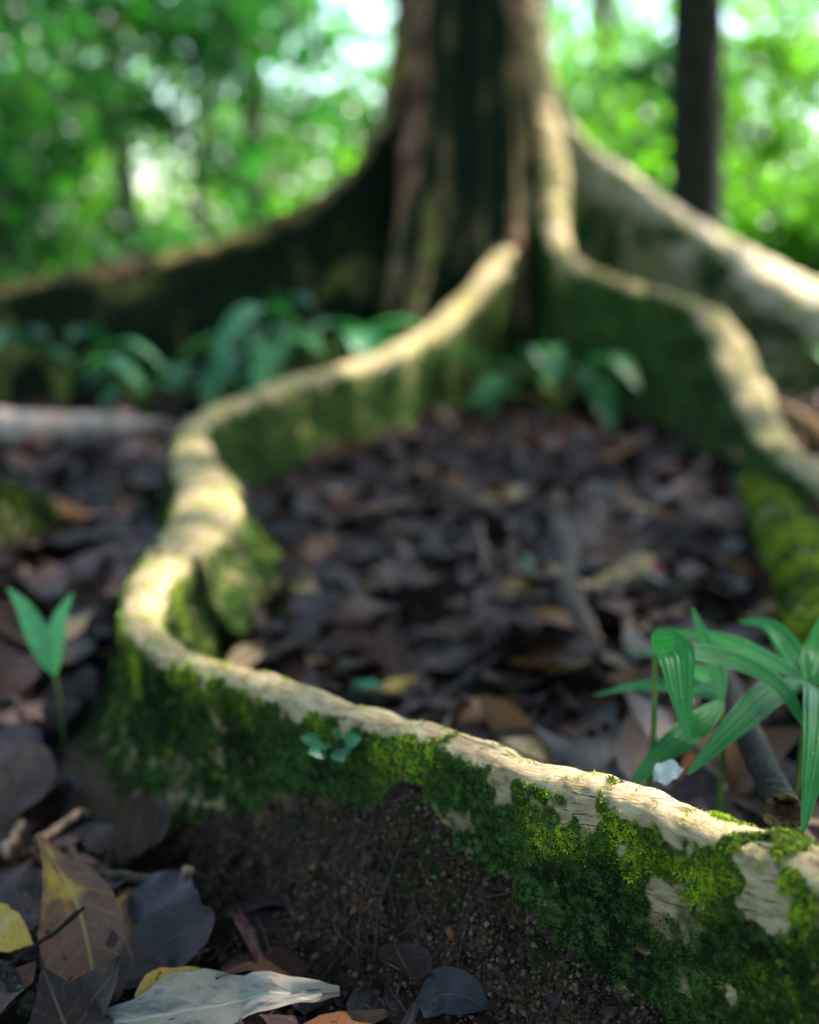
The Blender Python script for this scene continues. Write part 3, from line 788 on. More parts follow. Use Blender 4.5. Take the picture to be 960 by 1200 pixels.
def put_shrub(kind, dark, x, y, rz, sc, label, group):
    t = empty('understory_shrub', (x, y, float(ground_h(np.array([x]), np.array([y]))[0])))
    t.rotation_euler.z = rz; t.scale = (sc, sc, sc)
    tag(t, label, 'shrub', group)
    for nm, me in (('stem', SH[kind][0]), ('foliage', SH[kind][2 if dark else 1])):
        c = bpy.data.objects.new(nm, me); COL.objects.link(c); c.parent = t
    return t
g = np.random.default_rng(19)
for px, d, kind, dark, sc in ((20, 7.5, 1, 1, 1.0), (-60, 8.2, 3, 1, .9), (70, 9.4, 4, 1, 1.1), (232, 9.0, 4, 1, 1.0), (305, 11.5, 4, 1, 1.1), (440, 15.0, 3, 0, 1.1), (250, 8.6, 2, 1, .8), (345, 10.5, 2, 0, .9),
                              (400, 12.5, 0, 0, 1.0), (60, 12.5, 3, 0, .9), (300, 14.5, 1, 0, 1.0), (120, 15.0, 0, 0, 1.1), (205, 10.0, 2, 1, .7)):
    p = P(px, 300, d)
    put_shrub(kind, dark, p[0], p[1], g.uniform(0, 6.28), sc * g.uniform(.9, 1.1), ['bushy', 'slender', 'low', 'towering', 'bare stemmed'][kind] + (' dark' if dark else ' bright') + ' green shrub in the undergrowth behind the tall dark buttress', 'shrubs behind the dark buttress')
for px, d, kind, dark, sc in ((670, 8.3, 1, 0, .85), (715, 9.2, 0, 0, 1.1), (760, 11.0, 3, 0, .9), (900, 8.8, 2, 0, 1.0), (965, 9.0, 0, 0, .9), (855, 11.5, 1, 0, .9), (1000, 12.0, 3, 1, .9), (655, 12.5, 3, 0, .9), (910, 14.0, 0, 0, 1.2), (830, 9.6, 2, 1, .8), (735, 10.0, 4, 1, .95), (905, 12.0, 4, 0, 1.0)):
    p = P(px, 300, d)
    put_shrub(kind, dark, p[0], p[1], g.uniform(0, 6.28), sc * g.uniform(.9, 1.1), ['bushy', 'slender', 'low', 'towering', 'bare stemmed'][kind] + (' dark' if dark else ' bright') + ' green shrub in the undergrowth behind the sunlit buttress', 'shrubs behind the sunlit buttress')

# far wood that reads as one mass, with gaps to the sky
g = np.random.default_rng(77)
nC = 620
cx = g.uniform(-16, 16, nC); cyy = g.uniform(17, 34, nC); cz = g.uniform(0, 1, nC) * 9
ck = np.stack([cx, cyy, cz], 1)
k = g.integers(0, nC, 40000)
pos = ck[k] + g.normal(size=(40000, 3)) * [.85, .85, .7]
# the same wood goes on round the sides and behind
nB = 420
ab = g.uniform(math.radians(150), math.radians(390), nB); rb = g.uniform(6.5, 15, nB)
cb = np.stack([rb * np.cos(ab), 2.0 + rb * np.sin(ab), g.uniform(0, 1, nB) * 9], 1)
cb = cb[~((cb[:, 1] > 3) & (np.abs(cb[:, 0]) < 5.5))]
kb = g.integers(0, len(cb), 16000)
pos = np.vstack([pos, cb[kb] + g.normal(size=(16000, 3)) * [.8, .8, .7]])
pos = pos[pos[:, 2] > .05]
gpx, gpy, _d = project(pos)
for hx, hy, hr in ((165, 180, 17), (170, 212, 14), (160, 258, 11), (430, 12, 20), (410, 52, 15), (325, 75, 20), (345, 60, 16), (885, 45, 26), (862, 40, 16), (955, 150, 24), (945, 205, 18), (350, 135, 14), (290, 140, 10), (60, 210, 14), (215, 160, 10), (440, 110, 14), (685, 200, 12), (735, 135, 12), (120, 125, 10), (65, 178, 12), (835, 198, 9), (900, 120, 14)):
    pos_keep = ((gpx - hx) ** 2 + (gpy - hy) ** 2 > hr * hr) | (pos[:, 1] < 15)
    pos = pos[pos_keep]; gpx = gpx[pos_keep]; gpy = gpy[pos_keep]
fw = scatter(leaf_geo(1, .5, 2, 2, .6, .2, .02), pos, rots(len(pos), None, .8, g), .34 * g.uniform(.5, 1.3, len(pos)), g.uniform(size=len(pos)))
o = obj('far_wood', fw, M_SHRUB, smooth=False); tag(o, 'bright green mass of far forest foliage with gaps to the sky', 'foliage', kind='stuff')

# ------------------------------------------------------------------ leafy herbs at the tree's foot
def herb(px, py, n, size, spread, label, seed, hgt=.22, mat=None, wl=.34, name='broadleaf_herb', cat='plant', group=None):
    g = np.random.default_rng(seed)
    b = PG(px, py)
    t = empty(name, b); tag(t, label, cat, group)
    for k in range(n):
        a = 2 * math.pi * k / n + g.uniform(-.4, .4); r = spread * g.uniform(.25, 1); hh = hgt * g.uniform(.55, 1.15)
        e = b + [r * math.cos(a), r * math.sin(a), hh]; m_ = b + [r * .3 * math.cos(a), r * .3 * math.sin(a), hh * .75]
        q, _ = catmull([b - [0, 0, .01], m_, e], 8)
        obj('stem', tube(q, np.linspace(.005, .003, 8), 5), M_STEM, t)
        L = size * g.uniform(.7, 1.2); dv = np.array([math.cos(a), math.sin(a), 0])
        c = [e, e + dv * L * .45 + [0, 0, L * .10], e + dv * L * .95 - [0, 0, L * g.uniform(.1, .4)]]
        obj('leaf', ribbon(c, L * wl, (0, 0, 1), 9, 4, 0, .2, 'ell', g.uniform()), mat or M_HERB, t)
    return t
herb(330, 492, 11, .32, .26, 'tuft of glossy dark green leaves behind the winding pale root', 21, .26)
herb(392, 484, 12, .34, .26, 'leafy green herb below the dark buttress beside the winding root', 22, .36)
herb(262, 496, 7, .22, .20, 'low leafy herb where the winding root turns behind the log', 23, .18)
herb(75, 486, 6, .28, .26, 'teal leaved herb standing behind the pale fallen log', 24, .26, wl=.30)
herb(5, 482, 6, .30, .26, 'large leaved herb at the end of the pale fallen log', 25, .30, wl=.30)
herb(170, 484, 7, .2, .22, 'small herb at the foot of the tall dark buttress', 26, .16)
herb(598, 488, 6, .22, .14, 'blue green herb in the hollow beside the winding root', 27, .22)
herb(655, 496, 9, .26, .22, 'broad leaved herb in the hollow below the kinked root', 28, .20)
herb(700, 488, 6, .20, .15, 'little herb against the mossy wall of the kinked root', 29, .18)
herb(930, 470, 5, .16, .15, 'herb in the shade between the kinked and the sunlit roots', 30, .18)

# ------------------------------------------------------------------ logs and mossy roots on the ground
def log(name, ctrl, rad, mat, label, cat, m=20, n=40, rough=.18, seed=0, moss=None):
    q, s = catmull(ctrl, n)
    rr = np.interp(np.linspace(0, 1, n), np.linspace(0, 1, len(rad)), rad)
    return q, rr, obj(name, tube(q, rr, m, rough, seed), mat)
q, rr, o = log('fallen_log', [PG(-120, 508, .05), PG(60, 503, .055), PG(150, 500, .05), PG(192, 498, .04)], [.062, .062, .05, .018], M_LOGP, '', '', seed=3)
tag(o, 'pale pinkish fallen log lying in front of the teal leaved herbs', 'log')

def mossy_log(ctrl, rad, label, seed, count, size, bright):
    n, m = 60, 30
    q, s = catmull(ctrl, n); rr = np.interp(np.linspace(0, 1, n), np.linspace(0, 1, len(rad)), rad)
    V, F, A = tube(q, rr, m, .12, seed, cap=False)
    Vg = np.concatenate([V.reshape(n, m, 3), V.reshape(n, m, 3)[:, :1]], 1)
    nr = Vg - q[:, None]; nr /= np.linalg.norm(nr, axis=2)[..., None]
    ms = np.clip(.75 + .6 * fbm(Vg.reshape(-1, 3), 12, 3, seed).reshape(n, m + 1), 0, 1) * sstep(-.6, .1, nr[..., 2])
    geo_ = tube(q, rr, m, .12, seed); nn = len(geo_[0])
    mo = np.concatenate([np.full(m, .8), ms[:, :m].ravel(), np.full(m, .8)])
    geo_[2].update({'moss': mo, 'soil': np.zeros(nn), 'ruv': geo_[2]['luv'] * [.1, 1, 1]})
    o = obj('mossy_log', geo_, M_ROOT); tag(o, label, 'log')
    t = moss_sprigs((Vg, nr, ms, np.zeros_like(ms), None, s), count, lambda p: np.full(len(p), size), lambda V: np.ones(V.shape[:2]), bright, seed + 70)
    mo = obj('moss', t, M_MOSS, o, smooth=False); mo['kind'] = 'stuff'
mossy_log([PG(880, 570, .04), PG(922, 625, .055), PG(958, 700, .065), PG(1000, 790, .065), PG(1060, 900, .06)], [.025, .05, .062, .06, .05], 'bright green moss covered log behind the strappy palm seedlings', 5, 9000, .010, lambda p: .55 + .5 * fbm(p, 12, 2, 4))
mossy_log([PG(-140, 640, .05), PG(-40, 622, .06), PG(25, 610, .055), PG(48, 606, .04)], [.085, .09, .075, .03], 'rounded mossy log end lying beyond the green seedling', 6, 6000, .010, lambda p: .40 + .5 * fbm(p, 12, 2, 9))
q, s = catmull([P(1000, 545, 3.3), P(955, 505, 3.5), P(915, 482, 3.65), P(880, 478, 3.8)], 20)
o = obj('exposed_root', tube(q, np.linspace(.045, .025, 20), 12, .2, 8), mat_wood('rusty_root_bark', (.22, .11, .05), (.36, .21, .11), .8, 40)); tag(o, 'rusty brown bare root passing behind the kinked root', 'root')

# ------------------------------------------------------------------ palm seedlings behind the front root
def palm(base, hub, blades, label, width=.033):
    b = np.array(base); t = empty('palm_seedling', b); tag(t, label, 'palm seedling')
    hub = np.array(hub)
    q, _ = catmull([b - [0, 0, .02], b * .45 + hub * .55 + [.004, 0, .006], hub], 14)
    obj('stem', tube(q, np.linspace(.0042, .0026, 14), 8), M_STEM, t)
    for k, (pts, wd, face, *sh) in enumerate(blades):
        obj('leaf', ribbon([np.array(p) for p in pts], wd, face, 24, 12, .0007, .16, sh[0] if sh else 'palm', (k * .37) % 1), M_PALM, t)
    return t
h1 = P(768, 766, 1.10)
palm(PG(758, 905, 0) * [1, 1, 0] + [0, 0, .01] if False else np.array([P(757, 880, 1.14)[0], P(757, 880, 1.14)[1], .02]), h1,
     [([h1, P(782, 764, 1.075), P(792, 768, 1.05), P(798, 812, 1.03), P(808, 872, 1.02)], .039, (-.05, -1, .35), 'drop'),
      ([h1, P(815, 766, 1.12), P(865, 776, 1.12), P(915, 805, 1.10), P(945, 856, 1.07)], .029, (-.05, -.35, 1))],
     'palm seedling with two drooping pleated blades on one thin stem')
h2 = P(846, 822, 1.17)
palm(np.array([h2[0] + .01, h2[1] + .03, .02]), h2,
     [([h2, P(815, 852, 1.14), P(775, 885, 1.11), P(735, 925, 1.08)], .028, (.2, -.45, 1)),
      ([h2, P(838, 780, 1.19), P(822, 742, 1.20), P(812, 712, 1.21)], .021, (.3, -1, .3)),
      ([h2, P(800, 806, 1.21), P(750, 804, 1.24), P(695, 815, 1.27)], .024, (0, -.3, 1)),
      ([h2, P(820, 790, 1.24), P(775, 770, 1.29), P(735, 760, 1.33)], .024, (0, -.3, 1)),
      ([h2, P(825, 845, 1.14), P(800, 868, 1.13), P(772, 900, 1.12)], .020, (.2, -.5, 1))],
     'palm seedling fanning out narrow blades from a low hub')
h3 = P(948, 800, 1.16)
palm(np.array([h3[0] - .01, h3[1] + .01, .02]), h3,
     [([h3, P(905, 812, 1.12), P(860, 852, 1.07), P(806, 908, 1.03)], .029, (.2, -.6, 1)),
      ([h3, P(900, 775, 1.19), P(845, 750, 1.22), P(765, 737, 1.25)], .026, (0, -.35, 1)),
      ([h3, P(925, 760, 1.22), P(900, 732, 1.25), P(866, 728, 1.28)], .026, (-.4, -.5, 1)),
      ([h3, P(962, 815, 1.08), P(957, 880, 1.02), P(941, 975, .985)], .034, (-.2, -1, .25)),
      ([h3, P(958, 770, 1.2), P(968, 735, 1.22), P(985, 700, 1.24)], .030, (-.4, -1, .2)),
      ([h3, P(1000, 790, 1.15), P(1050, 800, 1.12), P(1100, 840, 1.08)], .034, (0, -.3, 1))],
     'largest palm seedling with long arching blades beside the broken stick')

# small seedling at the left
b0 = PG(74, 880); t = empty('seedling', b0); tag(t, 'young seedling with a pair of upright pale green leaves', 'seedling')
hb = P(64, 792, b0[1] * 0 + 1.50)
q, _ = catmull([b0 - [0, 0, .02], (b0 + hb) / 2 + [.004, 0, 0], hb], 12); obj('stem', tube(q, np.linspace(.0024, .0018, 12), 6), M_STEM, t)
obj('leaf', ribbon([hb, P(46, 750, 1.49), P(28, 712, 1.48), P(8, 688, 1.47)], .029, (.35, -1, .5), 12, 4, 0, .2, 'ell', .2), M_SEED, t)
obj('leaf', ribbon([hb, P(66, 755, 1.49), P(72, 722, 1.485), P(86, 694, 1.48)], .027, (-.3, -1, .45), 12, 4, 0, .2, 'ell', .7), M_SEED, t)

# epiphyte on the mossy wall
eb = P(392, 872, 1.150); t = empty('epiphyte', eb); tag(t, 'tiny round leaved epiphyte rooted in the moss of the front root', 'plant')
M_EPI = mat_leaf('epiphyte_leaf', [(.014, .10, .06), (.02, .13, .07), (.03, .15, .06)], (.05, .25, .10), .2, .3, .6)
for k, (dx, dy, L, ax) in enumerate(((-42, -8, .022, 1), (-22, 8, .030, 0), (8, 16, .026, 0), (28, -6, .026, 0), (6, -18, .018, 0), (-8, 2, .016, 0), (20, 12, .016, 0))):
    e = P(392 + dx * .45, 872 + dy * .45, 1.125); f_ = P(392 + dx * 1.0, 872 + dy * 1.0, 1.11)
    q, _ = catmull([eb + [0, .01, 0], (eb + e) / 2 + [0, -.004, 0], e], 6); obj('stem', tube(q, .0008, 5), M_STEM, t)
    v = f_ - e; v = v / np.linalg.norm(v) * L
    obj('leaf', ribbon([e, e + v * .5 + [0, -.002, .001], e + v], L * .62, (.1, -1, .5), 8, 4, 0, .15, 'ell', (k * .3) % 1), M_EPI, t)

# ------------------------------------------------------------------ sticks
def stick(pts, r0, r1, mat, label, group=None, name='twig', m=9, n=26, seed=0, cat='twig', rough=.35):
    q, _ = catmull([np.array(p) for p in pts], n)
    tt = np.linspace(-1, 1, n)
    q = q + (.5 * (r0 + r1)) * np.stack([fbm(np.stack([tt * 3, 0 * tt + k_ * 7, 0 * tt + seed + len(label)], -1), 1, 2, 3) for k_ in range(3)], 1)
    o = obj(name, tube(q, np.linspace(r0, r1, n) * (1 - .55 * np.abs(tt) ** 7), m, rough, seed + len(label)), mat); tag(o, label, cat, group); return o
# broken hollow stick
bs = empty('broken_stick', P(895, 905, 1.12) * [1, 1, 0] + [0, 0, .02]); tag(bs, 'dark broken hollow stick with lichen leaning behind the front root', 'stick')
q, _ = catmull([P(845, 790, 1.45), P(872, 850, 1.28), P(897, 905, 1.14), P(918, 952, 1.03)], 40)
n, m = 40, 18
V, F, A = tube(q, np.linspace(.013, .0165, n), m, .30, 3, cap=False)
obj('bark', (V, F, A), M_TWIGD, bs)
rim = V.reshape(n, m, 3)[-1]; cen = q[-1]; ax = q[-1] - q[-2]; ax /= np.linalg.norm(ax)
gq = np.random.default_rng(3); jag = gq.uniform(-.004, .010, m)
r1 = rim + ax * jag[:, None]; r2 = cen + (rim - cen) * .72 + ax * (jag[:, None] - .002); r3 = cen + (rim - cen) * .6 - ax * .02; r4 = cen + (rim - cen) * .05 - ax * .022
RV = np.vstack([rim, r1, r2, r3, r4]); obj('splintered_end', (RV, grid_faces(5, m, True), {'luv': np.zeros((len(RV), 3))}), M_PITH, bs, smooth=False)

stick([P(-10, 1150, 1.03), P(40, 1108, 1.04), P(78, 1080, 1.04), P(100, 1064, 1.04)], .0016, .0026, M_TWIGD, 'thin black twig crossing the speckled brown leaf', n=14)
stick([PG(75, 985, .03), PG(100, 1018, .035), PG(150, 1028, .035), PG(215, 1024, .04)], .004, .0055, M_TWIG, 'curved grey stick above the dark folded leaf')
stick([PG(224, 1012, .055), PG(216, 1045, .03), PG(222, 1082, .01)], .007, .006, M_TWIGP, 'short pale upright stub of wood by the curved grey stick', name='wood_stub', cat='wood')
stick([PG(40, 985, .03), PG(75, 965, .03), PG(108, 950, .035)], .006, .004, M_TWIGP, 'tan twig lying behind the speckled brown leaf')
stick([PG(5, 1005, .02), PG(18, 975, .03), PG(25, 962, .035)], .006, .004, M_TWIGP, 'short tan stick beside the purple grey leaf')
stick([PG(0, 1130, .02), PG(25, 1165, .025), PG(40, 1190, .025)], .006, .007, M_TWIGD, 'bluish black stick under the thin black twig')
stick([PG(725, 590, .03), PG(724, 640, .025), PG(728, 700, .02), PG(738, 760, .02)], .010, .013, M_TWIG, 'long grey stick lying across the litter toward the palm seedlings')
stick([PG(560, 690, .02), PG(620, 665, .03), PG(665, 625, .03), PG(685, 612, .02)], .008, .006, M_TWIGP, 'pale bent stick on the leaf litter')
stick([PG(640, 785, .02), PG(690, 770, .025), PG(735, 765, .02)], .011, .007, M_TWIGP, 'tan strip of wood lying on the leaf litter')
stick([PG(400, 600, .02), PG(480, 590, .03), PG(560, 592, .03), PG(600, 600, .02)], .008, .006, M_TWIGP, 'long thin tan stick across the middle of the leaf litter')
stick([PG(350, 670, .02), PG(372, 710, .025), PG(382, 750, .02)], .006, .008, M_TWIG, 'grey stick beside the inner bend of the winding root')
stick([PG(560, 610, .02), PG(566, 640, .025), PG(568, 670, .02)], .007, .006, M_TWIGP, 'short stick crossing below the long thin tan stick')
stick([PG(650, 560, .02), PG(655, 620, .03), PG(665, 690, .03), PG(700, 750, .02)], .022, .026, M_TWIG, 'thick dark grey root like stick sunk in the litter', cat='stick', name='sunken_stick')
stick([PG(800, 850, .05), PG(818, 880, .05), PG(850, 930, .05)], .006, .004, M_TWIG, 'reddish brown stick under the palm blades')
g = np.random.default_rng(91)
for k in range(54):
    a, bb = g.uniform(0, 960), g.uniform(520, 900)
    p = PG(a, bb, 0)
    p[2] = 0
    d, _i = pathdist(p[:1], p[1:2], MAINP)
    if d[0] < .12 or (p[1] < 1.3): continue
    th = g.uniform(0, np.pi); L = g.uniform(.06, .16); v = np.array([math.cos(th), math.sin(th), 0]) * L
    z0 = float(ground_h(p[:1], p[1:2])[0]) + .022
    e = p + [0, 0, z0]
    stick([e - v + [0, 0, g.uniform(-.01, .01)], e + g.normal(size=3) * .008, e + v + [0, 0, g.uniform(-.005, .015)]], g.uniform(.003, .007), .003, [M_TWIG, M_TWIGP, M_TWIGD][k % 3], ['brown', 'pale tan', 'blackish'][k % 3] + ' fallen twig lying loose on the leaf litter', 'loose twigs on the leaf litter', n=9, m=6, seed=k)

# ------------------------------------------------------------------ fallen leaves
DST = [(0, (.012, .007, .008)), (.25, (.026, .013, .012)), (.42, (.030, .017, .024)), (.6, (.055, .024, .016)), (.74, (.013, .009, .013)), (.88, (.040, .024, .030)), (.95, (.11, .042, .018)), (1, (.20, .09, .025))]
M_DEAD = mat_dead('dead_leaf', DST, .42, (.085, .046, .036), .45, .20)
M_DEADT = mat_dead('tan_dead_leaf', [(0, (.30, .19, .10)), (.5, (.36, .22, .10)), (1, (.42, .24, .07))], .55, (.45, .32, .10), .5)
M_BIG = mat_dead('speckled_leaf', [(0, (.11, .048, .034)), (1, (.12, .052, .034))], .5, (.36, .20, .03), .95, .22, (.42, .28, .09), .9, 1.3)
M_YEL = mat_dead('yellow_leaf', [(0, (.32, .18, .025)), (1, (.36, .21, .03))], .55, (.36, .26, .10), .7, .4, (.30, .18, .03), .9, 2.4)
M_GREY = mat_dead('grey_leaf', [(0, (.24, .205, .17)), (1, (.25, .21, .17))], .6, (.06, .065, .075), .9, .35, (.50, .46, .38), .8, 4.1)
M_SLATE = mat_dead('slate_leaf', [(0, (.018, .015, .020)), (1, (.022, .018, .022))], .42, (.035, .026, .03), .6, .22, (.05, .05, .06), .3, 3.3)
M_PURP = mat_dead('purple_grey_leaf', [(0, (.042, .027, .029)), (1, (.05, .032, .032))], .42, (.075, .05, .05), .6, .25, (.07, .05, .05), .4, 5.3)
M_TANL = mat_dead('small_tan_leaf', [(0, (.30, .20, .11)), (1, (.32, .21, .11))], .6, (.20, .12, .06), .6, .4, (.2, .12, .06), .4, 6.1)
def named_leaf(ctrl, wd, face, mat, label, n=20, nc=8, fold=.2, wave=0.0, sd=.3, warp=0.0, name='fallen_leaf', shape='ell'):
    geo_ = ribbon([np.array(p) for p in ctrl], wd, face, n, nc, 0, fold, shape, sd)
    V = geo_[0]; u = geo_[2]['luv'][:, 0]; v = geo_[2]['luv'][:, 1]
    fa = np.asarray(face, float); fa /= np.linalg.norm(fa)
    geo_c = ribbon([np.array(p) for p in ctrl], wd * .001, face, n, nc, 0, fold, shape, sd)[0]
    V = geo_c + (V - geo_c) * (1 + .16 * fbm(np.stack([v * 9, np.sign(u) * 5, 0 * u + sd * 50], -1), 1.0, 3, 5) * np.abs(u))[:, None]
    V = V + fa * (wave * np.sin(v * 13 + u * 1.5) * np.abs(u) + warp * fbm(V, 18, 3, int(sd * 100)))[:, None]
    o = obj(name, (V, geo_[1], geo_[2]), mat); tag(o, label, 'leaf'); return o
named_leaf([P(44, 976, 1.13), P(66, 1015, 1.115), P(92, 1065, 1.09), P(106, 1130, 1.065), P(114, 1196, 1.04)], .076, (.05, -1, .75), M_BIG, 'large brown and yellow speckled leaf propped upright with a hole', 26, 10, .22, .002, .35, .006, shape='acum')
named_leaf([PG(398, 1158, .035), PG(330, 1168, .035), PG(240, 1180, .03), PG(140, 1196, .03), PG(20, 1212, .02)], .050, (0, -.55, 1), M_GREY, 'long pale grey withered leaf with a curled wavy edge', 34, 12, .30, .008, .4, .022, shape='lance')
named_leaf([PG(158, 1168, .03), PG(200, 1162, .03), PG(262, 1152, .035)], .040, (0, -.7, 1), M_YEL, 'ochre yellow leaf piece under the pale grey withered leaf', 14, 8, .15, .003, .5, .005)
named_leaf([P(397, 1152, 1.075), P(415, 1132, 1.065), P(436, 1108, 1.06), P(456, 1088, 1.055)], .026, (-.5, -1, .6), M_TANL, 'small tan curled leaf standing against the soil bank', 14, 8, .5, .002, .2, .002)
named_leaf([PG(250, 1068, .05), PG(215, 1092, .045), PG(180, 1115, .03), PG(135, 1150, .03)], .060, (.1, -.8, 1), M_SLATE, 'dark slate blue folded leaf beside the speckled brown leaf', 16, 8, .25, .003, .6, .008)
named_leaf([PG(160, 1040, .03), PG(200, 1060, .03), PG(240, 1080, .03)], .06, (.1, -.8, 1), M_SLATE, 'dark leaf half hidden behind the slate blue folded leaf', 14, 8, .2, .003, .75, .006)
named_leaf([PG(-30, 1075, .03), PG(20, 1070, .035), PG(62, 1062, .03)], .055, (0, -.6, 1), M_PURP, 'grey purple leaf lying flat left of the speckled brown leaf', 14, 8, .1, .002, .1, .004)
named_leaf([PG(-40, 1080, .05), PG(-5, 1088, .05), PG(38, 1108, .04)], .042, (0, -.8, 1), M_YEL, 'bright yellow leaf tip lying on the grey purple leaf', 14, 8, .2, .003, .8, .004)
named_leaf([P(48, 868, 1.42), P(34, 900, 1.38), P(14, 935, 1.34), P(-12, 975, 1.30)], .066, (.4, -.8, .8), M_PURP, 'purple grey leaf leaning below the green seedling', 16, 8, .30, .004, .9, .010, shape='lance')
named_leaf([PG(-10, 860, .03), PG(15, 880, .03), PG(40, 905, .02)], .08, (0, -.6, 1), M_SLATE, 'dark leaf under the purple grey leaning leaf', 14, 8, .15, .003, .3, .006)
named_leaf([PG(486, 1172, .012), PG(530, 1166, .016), PG(580, 1186, .012)], .045, (0, -.6, 1), M_SLATE, 'smooth dark purple brown leaf at the foot of the soil bank', 14, 8, .25, .003, .44, .008, shape='lance')
named_leaf([PG(446, 810, .02), PG(475, 800, .024), PG(508, 806, .02)], .026, (0, -.6, 1), M_YEL, 'yellow leaf lying just behind the front root', 12, 6, .1, .002, .15, .003)
named_leaf([PG(585, 700, .02), PG(605, 690, .025), PG(628, 684, .02)], .05, (0, -.6, 1), M_YEL, 'golden leaf beside the pale bent stick', 12, 6, .1, .002, .65, .003)
named_leaf([PG(390, 765, .02), PG(405, 762, .025), PG(420, 768, .02)], .03, (0, -.6, 1), M_YEL, 'small yellow leaf by the grey stick at the inner bend', 12, 6, .1, .002, .25, .003)
M_RED = mat_dead('red_leaf', [(0, (.30, .03, .045)), (1, (.33, .035, .05))], .5, (.2, .03, .03), .4, .4, (.2, .02, .02), .2, 7.0)
named_leaf([PG(745, 672, .02), PG(762, 668, .022), PG(778, 672, .02)], .05, (0, -.6, 1), M_RED, 'small crimson leaf on the litter near the long grey stick', 12, 6, .1, .002, .35, .003)
M_GRN = mat_dead('green_fallen_leaf', [(0, (.03, .22, .11)), (1, (.035, .24, .11))], .5, (.05, .2, .08), .4, .4, (.05, .3, .12), .0, 8.0)
named_leaf([PG(616, 668, .03), PG(625, 660, .035), PG(636, 656, .03)], .05, (0, -.8, 1), M_GRN, 'small fallen green leaf on the brown litter', 10, 6, .1, .002, .35, .003)
named_leaf([PG(408, 812, .02), PG(428, 803, .026), PG(452, 804, .02)], .020, (0, -.8, 1), M_GRN, 'fallen green leaf behind the front root beside the yellow leaf', 10, 6, .1, .002, .55, .003)
M_WHT = mat_dead('bleached_leaf', [(0, (.62, .62, .62)), (1, (.65, .65, .65))], .6, (.5, .5, .52), .5, .4, (.5, .5, .5), .0, 9.0)
named_leaf([P(768, 915, 1.06), P(782, 905, 1.06), P(802, 900, 1.06)], .022, (0, -.8, 1), M_WHT, 'bleached white scrap of leaf under the palm blades', 12, 6, .4, .004, .55, .004)
named_leaf([PG(742, 500, .02), PG(770, 488, .03), PG(800, 478, .02)], .10, (0, -.6, 1), M_DEADT, 'tan leaf lying below the kinked root', 12, 6, .2, .004, .35, .004)
named_leaf([PG(835, 520, .02), PG(862, 522, .03), PG(892, 530, .02)], .09, (0, -.6, 1), M_DEADT, 'rusty leaf lying in front of the kinked root bend', 12, 6, .2, .004, .75, .004)

PROT = []
for k in range(14):
    V, F, A = leaf_geo(1, .36 + .05 * (k % 5), 6, 2, [.1, .35, -.3, .6, .15, -.15, .5][k % 7], [.08, .2, .12, -.1, .3][k % 5], .02 + .010 * (k % 3), 1.0, 0, [-.4, .2, .5, 0][k % 4], k)
    PROT.append((V - [0, .5, 0], F, A))
PM = [mesh('fallen_leaf', V, F, M_DEADT if k == 5 else M_DEAD, A) for k, (V, F, A) in enumerate(PROT)]
g = np.random.default_rng(33)
N = 9500
xs = g.uniform(-2.6, 2.6, N); ys = .75 + g.uniform(0, 1, N) ** 1.15 * 4.6
ok = np.abs(xs) < .16 + ys * .42
xs, ys = xs[ok], ys[ok]
dm, im = pathdist(xs, ys, MAINP); sm = side_of(xs, ys, MAINP, im)
ok = dm > np.where(ys < 1.6, np.where(sm > 0, .105, .055), .07)
xs, ys, dm, sm_ = xs[ok], ys[ok], dm[ok], sm[ok]
zs = ground_h(xs, ys) + .004 + g.uniform(0, .018, len(xs)) * (1 + (ys > 1.5))
pos = np.stack([xs, ys, zs], 1); L = g.uniform(.06, .19, len(xs)); L *= np.where(ys < 1.3, .85, 1.0)
R = rots(len(xs), None, .24, g); kind = g.integers(0, 14, len(xs)); flip = g.uniform(size=len(xs)) < .4
R[flip, :, 0] *= -1; R[flip, :, 2] *= -1
ppx, ppy, dd = project(pos)
inside = (ppx > -25) & (ppx < 985) & (ppy > 470) & (ppy < 1225)
# hidden behind the front root: the crest line covers what lies just behind it
cx_, cy_, _ = project(FRONTP[:, :3]); order = np.argsort(cx_)
cr = np.interp(ppx, cx_[order], cy_[order]); hid = (ys > 1.0) & (ppy > cr - 8) & (ppx > 190) & (sm_ < 0)
score = np.where(inside & ~hid, (L / dd) ** 2 * (.3 + (CAM_H - zs) / dd) * (zs - ground_h(xs, ys) + .012), 0)
best = np.argsort(-score)[:290]
isbest = np.zeros(len(xs), bool); isbest[best] = True
for i in best:
    o = bpy.data.objects.new('fallen_leaf', PM[kind[i]]); COL.objects.link(o)
    mtx = Matrix([list(R[i][0] * L[i]), list(R[i][1] * L[i]), list(R[i][2] * L[i])]).to_4x4(); mtx.translation = Vector(pos[i])
    o.matrix_world = mtx
    zone = 'on the ground this side of the soil bank' if sm_[i] > 0 and ys[i] < 1.45 else ('on the outer side of the winding root' if sm_[i] > 0 else 'in the hollow enclosed by the winding and kinked roots')
    tag(o, ('dry tan' if kind[i] == 5 else 'dark brown') + ' fallen leaf ' + zone, 'leaf', 'loose litter leaves ' + zone)
rest = []
for k in range(14):
    s_ = (~isbest) & (kind == k)
    if s_.sum(): rest.append(scatter(PROT[k], pos[s_] - [0, 0, .004], R[s_], L[s_], g.uniform(size=s_.sum())))
o = obj('leaf_litter', join(rest), M_DEAD); tag(o, 'brown leaf litter carpeting the forest floor around the roots', 'leaf litter', kind='stuff')

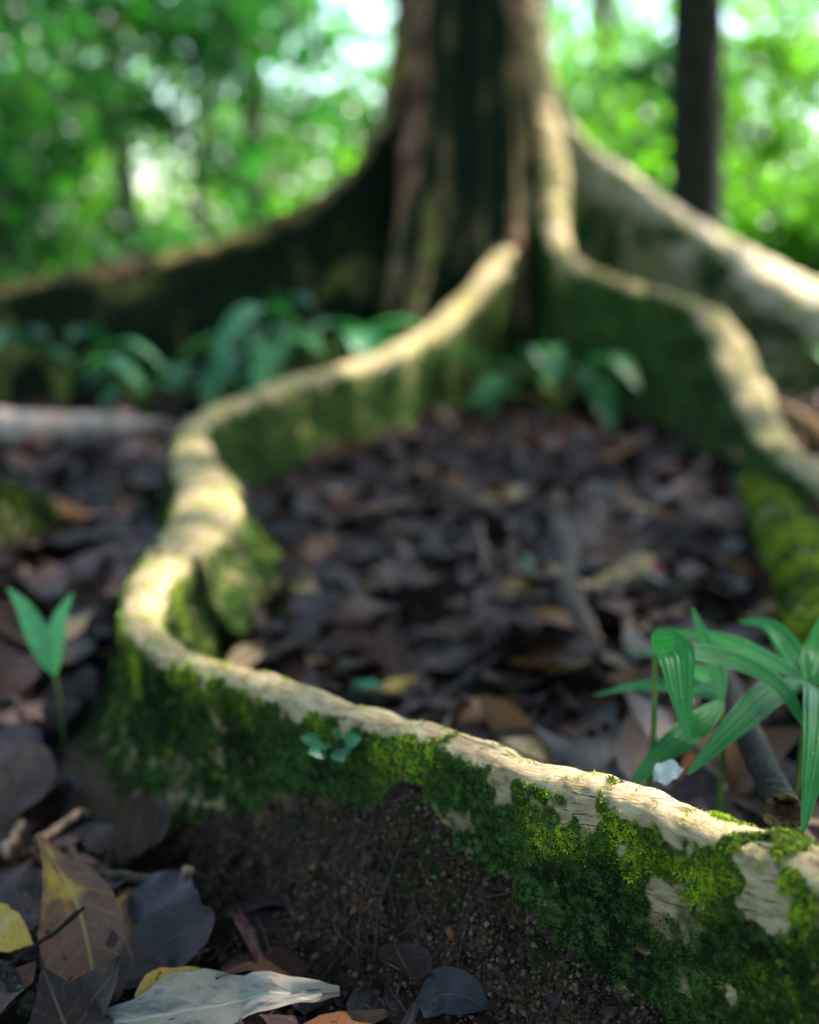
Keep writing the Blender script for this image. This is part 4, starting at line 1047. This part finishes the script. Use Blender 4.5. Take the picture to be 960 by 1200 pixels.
# crumbs of soil and small debris
g = np.random.default_rng(55)
N = 90000; N1 = 74000
xs = np.r_[g.uniform(-.45, .45, N1), g.uniform(-1.2, 1.2, N - N1)]; ys = np.r_[g.uniform(.72, 1.45, N1), g.uniform(.8, 3.2, N - N1)]
d_, i_ = pathdist(xs, ys, FRONTP); s_ = side_of(xs, ys, FRONTP, i_)
w_ = np.where(s_ > 0, .08 + .9 * np.exp(-(d_ / .12) ** 2), .08)
kp = g.uniform(size=N) < w_; xs, ys = xs[kp], ys[kp]
oc = np.array([[1, 0, 0], [-1, 0, 0], [0, 1, 0], [0, -1, 0], [0, 0, 1], [0, 0, -1]], float) * [1, .8, .65]
of = np.array([[0, 2, 4], [2, 1, 4], [1, 3, 4], [3, 0, 4], [2, 0, 5], [1, 2, 5], [3, 1, 5], [0, 3, 5]])
sz = .0008 + .0034 * g.uniform(size=len(xs)) ** 5 + .0008 * g.uniform(size=len(xs))
cr_ = scatter((oc, of, {'luv': np.zeros((6, 3))}), np.stack([xs, ys, ground_h(xs, ys) + sz * .4], 1), rots(len(xs), None, 2, g), sz, g.uniform(size=len(xs)))
o = obj('soil_crumbs', cr_, M_CRUMB, smooth=False); tag(o, 'loose crumbs of brown soil on the bank below the moss', 'soil', kind='stuff')

# fragments of leaves and bark lying on the soil bank and the floor
g = np.random.default_rng(58)
N = 9000
xs = np.r_[g.uniform(-.5, .45, 5200), g.uniform(-1.4, 1.4, N - 5200)]; ys = np.r_[g.uniform(.75, 1.5, 5200), g.uniform(.9, 3.4, N - 5200)]
d_, i_ = pathdist(xs, ys, FRONTP); kp = d_ > .045; xs, ys = xs[kp], ys[kp]; n = len(xs)
fr_ = scatter(leaf_geo(1, .42, 5, 2, 1.2, .5, .10, seed=4, twist=1.2), np.stack([xs, ys, ground_h(xs, ys) + .002], 1), rots(n, None, .7, g), .005 + .020 * g.uniform(size=n) ** 3, g.uniform(size=n))
o = obj('litter_fragments', fr_, M_DEAD); tag(o, 'small brown fragments of leaf and bark strewn over the soil', 'debris', kind='stuff')
xs = g.uniform(-.5, .4, 420); ys = g.uniform(.85, 1.5, 420)
parts = []
for x, y in zip(xs, ys):
    a = g.uniform(0, 6.28); L = g.uniform(.012, .045); v = np.array([math.cos(a), math.sin(a)]) * L
    xx = np.array([x - v[0], x + g.normal() * .006, x + v[0]]); yy = np.array([y - v[1], y + g.normal() * .006, y + v[1]])
    q = np.stack([xx, yy, ground_h(xx, yy) + .004 + g.uniform(0, .006)], 1)
    parts.append(tube(q, g.uniform(.0005, .0014), 4, 0, 1))
o = obj('rootlets', join(parts), M_TWIG); tag(o, 'fine rootlets and stalks strewn over the soil bank', 'debris', kind='stuff')
